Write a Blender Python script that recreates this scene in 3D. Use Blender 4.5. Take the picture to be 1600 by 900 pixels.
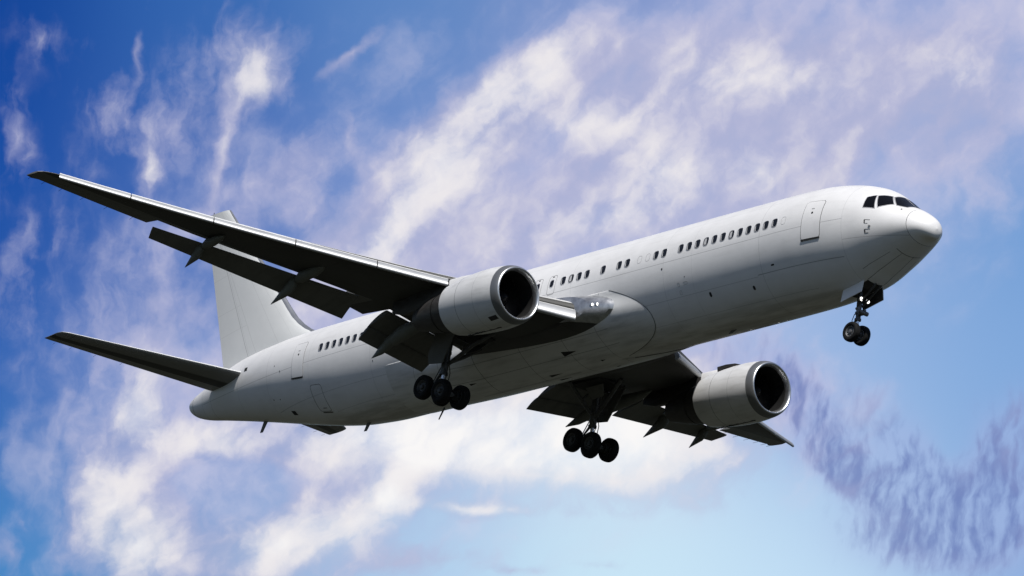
import bpy, bmesh, math, random
import numpy as np
from mathutils import Matrix, Vector
random.seed(4)
PI = math.pi; R = math.radians
for o_ in list(bpy.data.objects): bpy.data.objects.remove(o_)
scene = bpy.context.scene
COL = scene.collection

# ---------------------------------------------------------------- frames
# airframe frame: x aft from the nose, y to starboard, z up (metres)
CAMP = np.array([-142.12219998, 137.35660280, -71.36155848])     # where the photographer stands, airframe frame
CAMR = np.array([[-0.6493320776559721, -0.7536500248788689, 0.10187979646159788],
                 [-0.17895801675037634, 0.2816216753258506, 0.9426893763204403],
                 [-0.739149430878316, 0.5938862449886668, -0.3177377013284838]])
up = np.array([-0.05, 0.0, 0.0]); up[2] = math.sqrt(1 - .05 ** 2)   # 3 degrees nose up on approach
fw = -CAMR[2]; Yw = fw - fw.dot(up) * up; Yw /= np.linalg.norm(Yw); Xw = np.cross(Yw, up)
M = np.array([Xw, Yw, up])                                        # airframe -> world rotation
EYE = np.array([0, 0, 1.7])
def world(p): return M @ (np.array(p) - CAMP) + EYE

# ---------------------------------------------------------------- camera
cam = bpy.data.cameras.new('camera'); co = bpy.data.objects.new('camera', cam); COL.objects.link(co)
rw = M @ CAMR.T
m4 = Matrix([[*rw[0], EYE[0]], [*rw[1], EYE[1]], [*rw[2], EYE[2]], [0, 0, 0, 1]])
co.matrix_world = m4
cam.sensor_width = 36; cam.lens = 7534.3236 / 1600 * 36
cam.clip_start = 1; cam.clip_end = 60000
scene.camera = co
scene.render.resolution_x = 1024; scene.render.resolution_y = 576

# ---------------------------------------------------------------- light
SUN = np.array([-.50, .34, .80]); SUN /= np.linalg.norm(SUN)
sw = M @ SUN
sun = bpy.data.lights.new('sun', 'SUN'); sun.energy = 4.6; sun.angle = R(.53); sun.color = (1, .965, .92)
so = bpy.data.objects.new('sun', sun); COL.objects.link(so)
so.rotation_euler = Vector(sw).to_track_quat('Z', 'Y').to_euler(); so.location = (0, 0, 200)
vs = scene.view_settings; vs.view_transform = 'Standard'; vs.look = 'None'; vs.exposure = 0; vs.gamma = 1; vs.use_curve_mapping = False

def lin(c):
    return tuple(((x / 255) / 12.92 if x / 255 <= .04045 else ((x / 255 + .055) / 1.055) ** 2.4) for x in c) + (1,)

# ---------------------------------------------------------------- sky: Nishita air with cirrus and altocumulus above it
W = bpy.data.worlds.new('World'); scene.world = W; W.use_nodes = True
nt = W.node_tree; nt.nodes.clear()
class NB:
    def __init__(s, nt): s.nt = nt
    def n(s, t, **k):
        n = s.nt.nodes.new(t)
        for a, b in k.items(): setattr(n, a, b)
        return n
    def put(s, sock, v):
        if isinstance(v, bpy.types.NodeSocket): s.nt.links.new(v, sock)
        elif isinstance(v, (tuple, list)) and len(v) == 4 and sock.type == 'VECTOR': sock.default_value = v[:3]
        else: sock.default_value = v
    def m(s, op, a, b=0., c=0., clamp=False):
        n = s.n('ShaderNodeMath', operation=op); n.use_clamp = clamp
        s.put(n.inputs[0], a); s.put(n.inputs[1], b)
        if op in ('MULTIPLY_ADD', 'SMOOTH_MIN', 'SMOOTH_MAX', 'COMPARE', 'WRAP', 'PINGPONG'): s.put(n.inputs[2], c)
        return n.outputs[0]
    def vm(s, op, a, b=None, sc=None):
        n = s.n('ShaderNodeVectorMath', operation=op); s.put(n.inputs[0], a)
        if b is not None: s.put(n.inputs[1], b)
        if sc is not None: s.put(n.inputs[3], sc)
        return n.outputs['Value'] if op in ('DOT_PRODUCT', 'LENGTH', 'DISTANCE') else n.outputs[0]
    def mix(s, f, a, b, mode='MIX'):
        n = s.n('ShaderNodeMix', data_type='RGBA', blend_type=mode); n.clamp_factor = True
        s.put(n.inputs[0], f); s.put(n.inputs[6], a); s.put(n.inputs[7], b); return n.outputs[2]
    def noise(s, v, scale, det=5, rough=.55, dist=0, lac=2, out=0):
        n = s.n('ShaderNodeTexNoise'); s.put(n.inputs['Vector'], v)
        n.inputs['Scale'].default_value = scale; n.inputs['Detail'].default_value = det
        n.inputs['Roughness'].default_value = rough; n.inputs['Distortion'].default_value = dist; n.inputs['Lacunarity'].default_value = lac
        return n.outputs[out]
    def comb(s, x, y, z=0.):
        n = s.n('ShaderNodeCombineXYZ'); s.put(n.inputs[0], x); s.put(n.inputs[1], y); s.put(n.inputs[2], z); return n.outputs[0]
    def ss(s, v, a, b, lo=0., hi=1.):
        n = s.n('ShaderNodeMapRange', interpolation_type='SMOOTHSTEP'); s.put(n.inputs[0], v)
        n.inputs[1].default_value = a; n.inputs[2].default_value = b; n.inputs[3].default_value = lo; n.inputs[4].default_value = hi
        return n.outputs[0]
    def map(s, v, loc=(0, 0, 0), rot=(0, 0, 0), sc=(1, 1, 1), vt='TEXTURE'):
        n = s.n('ShaderNodeMapping', vector_type=vt); s.put(n.inputs[0], v)
        n.inputs[1].default_value = loc; n.inputs[2].default_value = rot; n.inputs[3].default_value = sc; return n.outputs[0]
    def sep(s, v):
        n = s.n('ShaderNodeSeparateXYZ'); s.put(n.inputs[0], v); return n.outputs
b = NB(nt)
dirv = b.n('ShaderNodeTexCoord').outputs['Generated']
dx, dy, dz = b.sep(dirv)
az = b.m('MULTIPLY', b.m('ARCTAN2', dx, dy), 180 / PI * .96)        # degrees east of the approach, at cloud height
el = b.m('MULTIPLY', b.m('ARCSINE', dz), 180 / PI)
P0 = b.comb(az, el, 0.)
# slow drift of the layer edges, then fine curl
wn = b.noise(P0, .55, 4, .55, out=1)
warp = b.vm('SCALE', b.vm('SUBTRACT', wn, (.5, .5, .5)), sc=1.5)
Pw = b.vm('ADD', P0, warp)
def blob(P, u, v, ru, rv, ang):
    q = b.map(P, loc=(u, v, 0), rot=(0, 0, R(ang)), sc=(ru, rv, 1e3))
    n = b.n('ShaderNodeTexGradient', gradient_type='QUADRATIC_SPHERE'); b.put(n.inputs[0], q)
    return n.outputs['Fac']
def field(P, L):
    acc = None
    for (u, v, ru, rv, ang, a) in L:
        f = blob(P, u, v, ru, rv, ang)
        acc = b.m('MULTIPLY', f, a) if acc is None else b.m('MULTIPLY_ADD', f, a, acc)
    return acc
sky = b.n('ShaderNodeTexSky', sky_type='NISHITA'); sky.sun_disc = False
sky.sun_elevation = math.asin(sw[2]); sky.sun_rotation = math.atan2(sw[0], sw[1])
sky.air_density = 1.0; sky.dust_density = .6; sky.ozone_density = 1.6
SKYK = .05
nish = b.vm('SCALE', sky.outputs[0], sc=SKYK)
BASE = [(-6.557, 18.695, 0.76, 0.76, 10.127, (16, 66, 150)),
    (-4.146, 19.108, 0.76, 0.76, 9.301, (50, 102, 176)),
    (-1.711, 19.489, 0.76, 0.76, 8.455, (92, 134, 194)),
    (0.74, 19.835, 0.76, 0.76, 7.595, (122, 146, 200)),
    (3.196, 20.145, 0.76, 0.76, 6.724, (150, 162, 210)),
    (5.649, 20.415, 0.76, 0.76, 5.847, (156, 170, 214)),
    (-6.167, 16.464, 0.76, 0.76, 9.889, (20, 76, 162)),
    (-3.78, 16.864, 0.76, 0.76, 9.158, (70, 108, 182)),
    (-1.371, 17.237, 0.76, 0.76, 8.407, (108, 140, 202)),
    (1.052, 17.579, 0.76, 0.76, 7.641, (160, 174, 218)),
    (3.48, 17.889, 0.76, 0.76, 6.864, (150, 174, 218)),
    (5.902, 18.164, 0.76, 0.76, 6.08, (112, 156, 212)),
    (-5.785, 14.228, 0.76, 0.76, 9.646, (54, 102, 180)),
    (-3.422, 14.616, 0.76, 0.76, 9.012, (100, 132, 196)),
    (-1.038, 14.981, 0.76, 0.76, 8.358, (170, 186, 220)),
    (1.358, 15.319, 0.76, 0.76, 7.69, (204, 216, 238)),
    (3.757, 15.629, 0.76, 0.76, 7.009, (150, 182, 226)),
    (6.15, 15.909, 0.76, 0.76, 6.321, (130, 170, 220)),
    (-5.411, 11.995, 0.76, 0.76, 9.4, (68, 136, 198)),
    (-3.072, 12.371, 0.76, 0.76, 8.863, (132, 166, 212)),
    (-0.713, 12.728, 0.76, 0.76, 8.309, (176, 208, 238)),
    (1.656, 13.062, 0.76, 0.76, 7.739, (202, 232, 247)),
    (4.027, 13.373, 0.76, 0.76, 7.157, (196, 224, 246)),
    (6.391, 13.658, 0.76, 0.76, 6.566, (140, 172, 220))]
CLOUD = [(-2.082, 15.824, 2.166, 0.798, 58.703, 0.45),
    (-1.722, 16.493, 2.622, 0.912, 60.514, 0.6),
    (-1.284, 17.173, 2.622, 1.026, 56.285, 0.65),
    (-1.059, 17.744, 1.938, 1.254, 58.137, 0.65),
    (-0.605, 18.347, 2.166, 1.026, 52.881, 0.65),
    (0.015, 18.895, 2.166, 0.912, 42.573, 0.6),
    (0.834, 19.159, 2.964, 0.912, 12.529, 0.4),
    (1.233, 18.523, 4.788, 1.368, 2.583, 0.55),
    (2.164, 19.103, 3.42, 1.14, 7.171, 0.45),
    (3.282, 19.469, 3.648, 1.254, -3.06, 0.5),
    (2.654, 18.323, 2.85, 1.026, -22.611, 0.4),
    (1.781, 17.906, 3.42, 1.254, -2.523, 0.5),
    (1.028, 17.193, 3.42, 1.026, 27.598, 0.6),
    (0.055, 16.982, 2.508, 1.026, 32.908, 0.4),
    (-0.807, 16.552, 2.508, 0.684, 43.223, 0.35),
    (2.022, 17.247, 1.824, 0.684, 7.368, 0.3),
    (3.158, 18.614, 0.342, 1.824, -7.927, 0.35),
    (4.178, 19.116, 0.684, 1.824, -13.205, 0.4),
    (4.523, 19.459, 1.824, 1.254, -13.321, 0.5),
    (5.242, 19.918, 1.824, 1.254, 6.054, 0.5),
    (5.033, 19.059, 1.71, 1.254, -23.381, 0.5),
    (5.515, 18.883, 0.684, 1.824, -3.791, 0.35),
    (4.808, 18.349, 0.456, 1.368, -13.432, 0.3),
    (3.594, 18.208, 0.456, 2.052, -17.979, 0.25),
    (-3.469, 18.528, 1.026, 1.026, -10.712, 0.8),
    (-3.283, 18.097, 1.14, 0.684, 23.884, 0.5),
    (-3.549, 17.824, 1.026, 0.57, 48.911, 0.4),
    (-4.315, 17.546, 0.684, 0.57, 69.224, 0.6),
    (-4.437, 17.026, 0.342, 0.798, 9.367, 0.75),
    (-4.84, 17.228, 0.456, 1.368, -0.481, 0.4),
    (-5.115, 17.719, 0.342, 1.254, -5.334, 0.3),
    (-2.3, 18.756, 1.14, 0.205, 50.347, 1.0),
    (-3.635, 17.157, 1.14, 0.16, 81.074, 0.8),
    (-4.817, 18.383, 1.14, 0.16, 91.462, 0.8),
    (-3.76, 18.174, 0.342, 1.14, 9.165, 0.3),
    (-6.15, 17.119, 0.342, 1.026, 9.918, 0.7),
    (-6.03, 18.329, 0.684, 0.684, -29.899, 0.2),
    (-5.366, 18.06, 0.456, 1.026, 19.633, 0.25),
    (-4.101, 17.888, 0.684, 1.026, 29.15, 0.35),
    (-2.865, 18.393, 0.912, 0.684, 28.675, 0.2),
    (-3.717, 16.951, 1.026, 0.274, 79.106, 0.5),
    (-3.18, 16.96, 1.368, 0.798, 38.916, 0.55),
    (-2.787, 17.406, 1.026, 0.912, 48.72, 0.45),
    (-2.619, 17.817, 0.57, 0.57, 8.792, 0.3),
    (-2.97, 16.609, 1.596, 0.684, 28.895, 0.4),
    (-2.11, 17.779, 0.205, 0.912, 13.591, 0.45),
    (-2.531, 16.754, 0.684, 1.026, 8.772, 0.3),
    (-5.225, 16.318, 1.14, 0.684, 49.665, 0.2),
    (-5.595, 15.795, 0.684, 0.912, 9.679, 0.2),
    (-4.606, 15.347, 0.684, 1.026, 4.329, 0.35),
    (-4.158, 15.881, 0.684, 1.026, 4.231, 0.3),
    (-5.642, 15.173, 0.57, 0.798, 9.661, 0.35),
    (-5.037, 14.277, 0.798, 1.482, 9.443, 0.22),
    (-5.601, 14.259, 0.456, 0.912, 9.597, 0.25),
    (-4.73, 14.712, 0.684, 1.026, 9.378, 0.25),
    (-3.69, 15.342, 0.912, 1.026, 9.103, 0.45),
    (-4.125, 14.734, 0.57, 1.254, 1.131, 0.85),
    (-4.152, 14.192, 0.57, 0.798, 9.198, 0.7),
    (-4.264, 13.714, 0.912, 1.026, 9.209, 0.75),
    (-4.401, 13.155, 1.026, 1.254, 4.138, 0.85),
    (-4.085, 12.594, 1.254, 1.254, 9.115, 0.9),
    (-4.621, 12.66, 0.684, 1.482, 9.25, 0.55),
    (-3.751, 13.337, 0.798, 1.254, 19.204, 0.5),
    (-3.76, 13.872, 1.026, 0.798, 9.082, 0.6),
    (-3.094, 13.977, 1.368, 0.684, 8.909, 0.8),
    (-2.427, 14.081, 1.482, 0.684, 8.735, 0.6),
    (-2.239, 14.34, 1.026, 0.57, 8.687, 0.5),
    (-3.447, 12.848, 0.798, 1.026, 8.969, 0.35),
    (-2.49, 12.998, 1.254, 0.912, 34.032, 0.95),
    (-2.948, 12.544, 1.254, 0.684, 8.839, 0.8),
    (-2.006, 13.301, 1.026, 0.684, 38.91, 0.8),
    (-1.529, 13.143, 1.254, 0.798, 8.503, 0.8),
    (-2.285, 12.646, 1.824, 0.684, 8.682, 0.8),
    (-0.883, 12.856, 1.254, 0.456, 18.475, 0.8),
    (-1.458, 13.691, 1.254, 0.57, 28.674, 0.6),
    (-1.08, 13.593, 0.57, 0.684, 8.389, 0.9),
    (-1.799, 13.946, 1.254, 0.684, 18.67, 0.8),
    (-0.301, 13.018, 1.254, 0.342, 8.206, 0.4),
    (-0.089, 13.661, 2.622, 0.251, 4.096, 0.9),
    (-0.811, 13.94, 0.684, 0.342, 8.316, 0.3),
    (0.402, 14.497, 3.876, 1.026, 7.986, 1.2),
    (-0.504, 14.445, 2.964, 0.912, 8.226, 0.9),
    (-1.089, 14.283, 2.28, 0.912, 8.383, 0.8),
    (1.567, 14.888, 2.508, 1.254, -2.408, 1.0),
    (1.03, 14.355, 2.052, 0.684, -2.258, 0.8),
    (-1.569, 14.442, 2.28, 0.684, 8.508, 0.7),
    (0.629, 15.066, 3.42, 1.14, 7.901, 0.8),
    (2.234, 14.44, 1.368, 0.684, -2.575, 0.45),
    (2.689, 15.036, 1.368, 0.912, 7.35, 0.35),
    (3.007, 15.536, 1.824, 0.912, -32.952, 0.3),
    (1.768, 15.681, 2.28, 1.14, 7.554, 0.5),
    (-5.375, 12.23, 0.456, 0.798, 34.867, 0.8),
    (-5.255, 12.632, 0.182, 0.684, 34.829, 0.5),
    (0.465, 12.936, 0.684, 0.137, 8.026, 0.7),
    (1.498, 13.117, 0.684, 0.114, 7.774, 0.3),
    (1.386, 17.394, 3.42, 1.254, 17.499, 0.55),
    (2.712, 17.871, 2.736, 1.14, -2.819, 0.45),
    (-0.387, 16.843, 2.964, 1.026, 38.056, 0.5),
    (-1.639, 16.967, 1.824, 0.684, 58.426, 0.3),
    (3.538, 18.66, 2.736, 1.368, -3.116, 0.4),
    (4.326, 18.523, 2.28, 1.026, -13.266, 0.3),
    (-2.439, 16.154, 1.482, 0.684, 68.77, 0.45),
    (-2.68, 15.732, 1.368, 0.684, 58.898, 0.35),
    (-1.853, 15.321, 2.28, 0.912, 28.664, 0.5),
    (0.545, 17.894, 3.42, 1.368, 12.739, 0.35),
    (3.495, 15.903, 1.368, 0.684, -43.086, 0.3),
    (2.407, 15.459, 1.368, 0.684, -12.701, 0.3),
    (-3.571, 14.593, 1.368, 0.684, 9.052, 0.4),
    (-2.679, 14.733, 1.824, 0.684, 8.809, 0.35),
    (-3.335, 13.096, 1.596, 0.456, 29.215, 0.35),
    (-4.16, 15.42, 0.57, 0.912, 9.241, 0.3),
    (-4.654, 16.568, 0.57, 0.684, 9.423, 0.25),
    (1.855, 19.675, 3.42, 0.684, 7.226, 0.3),
    (-2.996, 13.341, 1.14, 0.684, 24.061, -0.9),
    (-3.456, 13.383, 0.456, 0.684, 8.988, -0.4),
    (-2.372, 13.721, 1.938, 0.251, 0.622, -0.5),
    (-0.891, 13.966, 1.482, 0.251, 8.336, -0.45),
    (-3.148, 17.488, 1.368, 0.456, 43.83, -0.9),
    (-5.052, 16.655, 1.368, 1.824, 9.549, -0.25),
    (-2.818, 15.634, 0.798, 0.684, 8.856, -0.2),
    (-5.171, 13.258, 1.026, 2.508, 9.422, -0.6),
    (-0.006, 19.581, 3.42, 0.684, 7.866, -0.4),
    (0.062, 17.751, 0.798, 0.456, 27.809, -0.35),
    (0.275, 18.164, 0.57, 0.456, 7.852, -0.25),
    (-1.867, 18.469, 1.254, 1.026, 48.253, -0.4),
    (-1.174, 19.032, 1.368, 0.798, 28.02, -0.3),
    (4.265, 17.753, 1.824, 1.368, -33.153, -0.3),
    (-2.427, 17.078, 0.684, 0.342, 48.651, -0.25),
    (-1.771, 15.794, 0.684, 0.456, 8.553, -0.2),
    (0.294, 17.476, 1.368, 0.342, 17.823, -0.3),
    (0.783, 17.85, 1.026, 0.342, 7.709, -0.2)]
THICK = [(-1.048, 17.669, 1.087, 0.988, 58.145, 0.8),
    (-0.562, 18.583, 0.889, 0.593, 57.85, 0.8),
    (0.015, 18.895, 1.087, 0.494, 67.712, 0.7),
    (-1.337, 17.012, 1.284, 0.494, 56.324, 0.6),
    (-1.635, 16.429, 1.186, 0.494, 58.495, 0.6),
    (-3.444, 18.378, 0.79, 0.692, 9.061, 0.5),
    (-3.321, 18.091, 0.593, 0.395, 9.02, 0.5),
    (-4.152, 14.192, 0.593, 0.889, 9.198, 1.2),
    (-4.437, 17.026, 0.237, 0.593, 9.367, 0.4),
    (0.402, 14.497, 3.359, 1.087, 7.986, 1.7),
    (1.438, 14.717, 1.976, 0.988, 2.667, 1.2),
    (-0.642, 14.348, 1.68, 0.79, 8.264, 1.0),
    (-4.303, 13.018, 0.889, 1.383, 9.189, 0.8),
    (-3.853, 12.554, 0.889, 0.79, 9.057, 0.9),
    (-3.094, 13.977, 1.087, 0.593, 8.909, 0.7),
    (-1.08, 13.593, 0.494, 0.494, 28.58, 1.2),
    (-2.319, 12.871, 1.482, 0.889, 23.894, 0.9),
    (-1.392, 13.241, 1.284, 0.593, 18.588, 0.7),
    (-1.547, 14.291, 1.581, 0.692, 8.503, 0.7),
    (-0.087, 13.646, 1.581, 0.178, 4.095, 0.7),
    (2.48, 19.066, 1.976, 0.593, 7.07, 0.4),
    (1.093, 17.278, 1.976, 0.593, 22.582, 0.5),
    (1.629, 17.886, 1.186, 0.593, 7.441, 0.5),
    (0.644, 18.291, 1.976, 0.593, 7.726, 0.4),
    (4.989, 19.435, 0.889, 0.593, 6.202, 0.3),
    (2.692, 18.022, 0.593, 0.494, -32.59, 0.4)]
RIP = [(5.109, 14.42, 2.052, 0.923, -13.463, 0.35),
    (3.532, 15.601, 0.821, 0.41, -48.132, 0.6),
    (3.82, 15.102, 1.129, 0.513, -41.262, 1.2),
    (4.186, 14.575, 0.821, 0.41, -33.379, 0.8),
    (4.992, 14.786, 0.821, 0.923, 6.771, 0.5),
    (5.587, 14.172, 1.744, 0.923, -1.415, 0.7),
    (5.851, 15.191, 0.616, 1.026, 6.497, 0.4),
    (5.338, 15.056, 0.616, 0.616, 6.649, -0.3),
    (4.299, 15.543, 0.923, 0.616, 6.87, 0.25),
    (5.991, 14.599, 1.129, 1.436, 6.539, 0.7),
    (4.742, 14.985, 1.129, 0.923, -13.375, 0.5),
    (5.012, 13.951, 1.949, 0.821, 6.861, 0.6),
    (6.108, 15.601, 0.41, 0.821, 6.374, 0.3),
    (3.27, 15.875, 1.334, 0.616, -27.994, 0.35),
    (2.594, 15.789, 0.923, 0.513, -42.815, 0.3)]
VEIL = [(2.721, 17.796, 4.56, 2.006, -2.819, 0.9),
    (0.722, 16.614, 4.56, 1.459, 17.782, 0.7),
    (-1.827, 16.17, 2.371, 1.277, 48.586, 0.7),
    (2.744, 15.808, 2.371, 1.094, -12.794, 0.7),
    (3.605, 14.999, 1.459, 1.459, -33.176, 0.4),
    (-2.576, 15.056, 2.736, 1.094, 28.898, 0.6),
    (-4.08, 16.816, 1.824, 1.824, 39.229, 0.25),
    (1.233, 18.523, 5.654, 2.371, 7.521, 1.0),
    (3.463, 19.261, 5.472, 2.371, 6.727, 1.0),
    (5.379, 19.401, 3.192, 2.189, 6.078, 0.9),
    (-0.917, 17.304, 2.736, 1.459, 53.148, 0.8),
    (1.417, 17.168, 4.56, 1.824, 17.517, 0.8),
    (-3.774, 13.486, 3.01, 3.01, 19.21, 0.5),
    (-1.205, 14.035, 5.472, 2.736, 8.416, 0.6),
    (-2.994, 16.759, 2.189, 1.459, 38.88, 0.5),
    (-3.522, 18.135, 1.824, 1.277, 9.086, 0.35),
    (-4.137, 14.809, 1.459, 2.371, 9.215, 0.4),
    (-5.025, 15.123, 2.736, 4.56, 9.48, 0.2),
    (3.532, 15.601, 2.371, 1.186, -23.074, 0.45)]
# how far a direction is from the cirrus field ahead
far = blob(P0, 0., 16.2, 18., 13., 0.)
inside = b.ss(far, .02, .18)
# colour of the air behind the cloud: deep blue to the west, milky towards the east and the horizon
SG = 1.55
wsum = csum = None
for (u, v, ru, rv, ang, c) in BASE:
    d = b.vm('SUBTRACT', P0, (u, v, 0.))
    w = b.m('EXPONENT', b.m('MAXIMUM', b.m('MULTIPLY', b.vm('DOT_PRODUCT', d, d), -1 / (SG * SG)), -70.))
    ck = b.vm('SCALE', lin(c)[:3], sc=w)
    wsum = w if wsum is None else b.m('ADD', wsum, w)
    csum = ck if csum is None else b.vm('ADD', csum, ck)
air = b.vm('SCALE', csum, sc=b.m('DIVIDE', 1., b.m('ADD', wsum, 1e-34)))
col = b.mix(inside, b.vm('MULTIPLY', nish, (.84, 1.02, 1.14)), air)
# density of the cloud sheet
w2 = b.vm('SCALE', b.vm('SUBTRACT', b.noise(P0, 2.2, 5, .6, out=1), (.5, .5, .5)), sc=.30)   # small billows
Pq = b.vm('ADD', b.vm('ADD', P0, b.vm('SCALE', warp, sc=.30)), w2)
n1 = b.noise(b.map(Pq, rot=(0, 0, R(50)), sc=(2.4, .60, 1)), 1.15, 7, .52, .1)        # streaks drawn out by the wind
n2 = b.noise(b.map(Pq, rot=(0, 0, R(4)), sc=(.40, 1.2, 1)), 1.05, 7, .53, .1)
n3 = b.noise(Pq, 1.3, 8, .54, .1)
lf = b.ss(b.m('ADD', az, b.m('MULTIPLY', el, -.25)), -10., -6.5)                       # the western part hangs in vertical wisps
nn = b.m('ADD', b.m('MULTIPLY', n3, .42), b.m('ADD', b.m('MULTIPLY', n1, b.m('MULTIPLY', lf, .40)), b.m('MULTIPLY', n2, b.m('SUBTRACT', .58, b.m('MULTIPLY', lf, .40)))))
z_ = b.m('DIVIDE', b.m('SUBTRACT', nn, .5), .068)
fc = field(b.vm('ADD', P0, b.vm('ADD', b.vm('SCALE', warp, sc=.32), b.vm('SCALE', w2, sc=.5))), CLOUD)
outc = b.m('MULTIPLY', b.m('SUBTRACT', 1., b.ss(far, .02, .15)), .35)
env = b.m('ADD', b.m('MINIMUM', b.m('MULTIPLY', fc, 1.25), 1.1), outc)
q_ = b.m('MULTIPLY_ADD', env, 3.4, b.m('MULTIPLY', z_, 1.0))
al = b.m('ADD', b.m('MULTIPLY', b.ss(q_, .0, 3.6), .60), b.m('MULTIPLY', b.ss(q_, 2.4, 5.2), .35))
al = b.m('MULTIPLY', al, b.ss(env, -.02, .22))
al = b.m('MULTIPLY', al, b.ss(el, 1., 6.))
ve = field(b.vm('ADD', P0, b.vm('SCALE', warp, sc=.8)), VEIL)
vf = b.m('MULTIPLY', b.m('MULTIPLY', b.ss(b.m('MULTIPLY_ADD', z_, .10, ve), .0, .8), .74), b.ss(ve, 0, .1))
col = b.mix(vf, col, b.mix(b.ss(z_, -1.5, 1.5), lin((160, 174, 216)), lin((206, 206, 230))))
th = b.m('ADD', b.m('MULTIPLY', field(b.vm('ADD', P0, b.vm('ADD', b.vm('SCALE', warp, sc=.3), b.vm('SCALE', w2, sc=.6))), THICK), 1.5), b.m('MULTIPLY', z_, .16))
tl = b.ss(b.m('ADD', th, b.m('MULTIPLY', al, .50)), .15, 1.25)
cc = b.mix(tl, lin((176, 178, 212)), lin((238, 234, 236)))
cc = b.mix(b.m('MULTIPLY', b.ss(th, .8, 2.0), .9), cc, lin((253, 251, 249)))
cc = b.mix(b.m('MULTIPLY', b.ss(b.m('SUBTRACT', z_, b.m('MULTIPLY', th, -1.6)), .4, -1.8), .5), cc, lin((190, 187, 208)))
col = b.mix(al, col, cc)
# rippled altocumulus, low to the right
Pr = b.map(b.vm('ADD', P0, b.vm('ADD', b.vm('SCALE', warp, sc=.22), b.vm('SCALE', w2, sc=.3))), rot=(0, 0, R(0)), sc=(.125, .36, 1))
r1 = b.noise(Pr, 1.0, 4, .5, .2)
rz = b.m('DIVIDE', b.m('SUBTRACT', r1, .5), .1)
fr = field(b.vm('ADD', P0, b.vm('SCALE', warp, sc=.25)), RIP)
rq = b.m('ADD', b.m('MINIMUM', b.m('MULTIPLY', fr, 1.5), .95), b.m('MULTIPLY_ADD', rz, .33, b.m('MULTIPLY', z_, .34)))
rd = b.m('MULTIPLY', b.ss(rq, .1, 1.7), b.ss(fr, .0, .45))
col = b.mix(b.m('MULTIPLY', b.ss(fr, 0, .5), .45), col, lin((164, 178, 222)))
col = b.mix(b.m('MULTIPLY', rd, .72), col, b.mix(b.ss(b.m('MULTIPLY_ADD', z_, .4, b.m('MULTIPLY', fr, -1.)), -1., .6), lin((92, 112, 176)), lin((142, 148, 194))))
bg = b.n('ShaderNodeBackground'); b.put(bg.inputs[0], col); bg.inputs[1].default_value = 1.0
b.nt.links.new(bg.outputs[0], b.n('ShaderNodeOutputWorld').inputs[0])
W.cycles.sampling_method = 'MANUAL'; W.cycles.sample_map_resolution = 512
# ---------------------------------------------------------------- materials
def mat(name, c, rough=.5, metal=0., var=.08, vscale=1.2, coat=0., stretch=(1, 1, 1), spec=.5, extra=None):
    m = bpy.data.materials.new(name); m.use_nodes = True; q = NB(m.node_tree)
    p = m.node_tree.nodes['Principled BSDF']
    tc = q.n('ShaderNodeTexCoord').outputs['Object']
    nz = q.noise(q.map(tc, sc=stretch), vscale, 6, .6)
    c0 = tuple(x * (1 - var) for x in c[:3]) + (1,); c1 = tuple(min(1, x * (1 + var)) for x in c[:3]) + (1,)
    col = q.mix(q.ss(nz, .3, .7), c0, c1)
    if extra: col = extra(q, tc, col, p)
    q.put(p.inputs['Base Color'], col)
    q.put(p.inputs['Roughness'], q.ss(nz, .2, .8, max(.02, rough - .05), rough + .06))
    p.inputs['Metallic'].default_value = metal
    p.inputs['Specular IOR Level'].default_value = spec
    p.inputs['Coat Weight'].default_value = coat; p.inputs['Coat Roughness'].default_value = .15
    return m
def line(q, v, at, w):                                            # 1 on a seam of width w, else 0
    return q.m('LESS_THAN', q.m('ABSOLUTE', q.m('SUBTRACT', v, at)), w / 2)
def band(q, v, a, c): return q.m('MULTIPLY', q.m('GREATER_THAN', v, a), q.m('LESS_THAN', v, c))
def fus_extra(q, tc, col, p):
    x, y, z = q.sep(tc)
    acc = None
    def add(f, k):
        nonlocal acc
        f = q.m('MULTIPLY', f, k); acc = f if acc is None else q.m('MAXIMUM', acc, f)
    for zz, x0, x1, w, k in ((-.05, 3.8, 52, .028, .42), (-1.66, 3.9, 9, .03, .55), (-1.72, 9, 45, .026, .30), (-.98, .9, 3.8, .024, .35), (1.62, 8, 47, .02, .18), (-2.55, 6, 40, .02, .25)):
        add(q.m('MULTIPLY', line(q, z, zz, w), band(q, x, x0, x1)), k)
    for xx, k in ((3.8, .18), (8.68, .30), (13.1, .14), (15.0, .2), (21.4, .2), (26.1, .14), (31.0, .22), (36.2, .2), (41.3, .14), (45.2, .22), (48.2, .2), (51.2, .45), (52.1, .35)):
        add(line(q, x, xx, .026), k)
    # grime: streaks running aft and smudges below the doors
    s1 = q.noise(q.map(tc, sc=(3.2, .5, .35)), 1.0, 6, .6)
    s2 = q.noise(q.map(tc, sc=(1.2, 1, .8)), .8, 7, .62)
    col = q.mix(q.m('MULTIPLY', q.ss(s1, .48, .78), .16), col, (.36, .35, .32, 1))
    col = q.mix(q.m('MULTIPLY', q.ss(s2, .5, .8), .12), col, (.42, .41, .40, 1))
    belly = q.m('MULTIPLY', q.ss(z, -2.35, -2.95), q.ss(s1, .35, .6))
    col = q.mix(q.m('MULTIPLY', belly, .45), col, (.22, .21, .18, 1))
    return q.mix(acc, col, (.06, .06, .06, 1))
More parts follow.
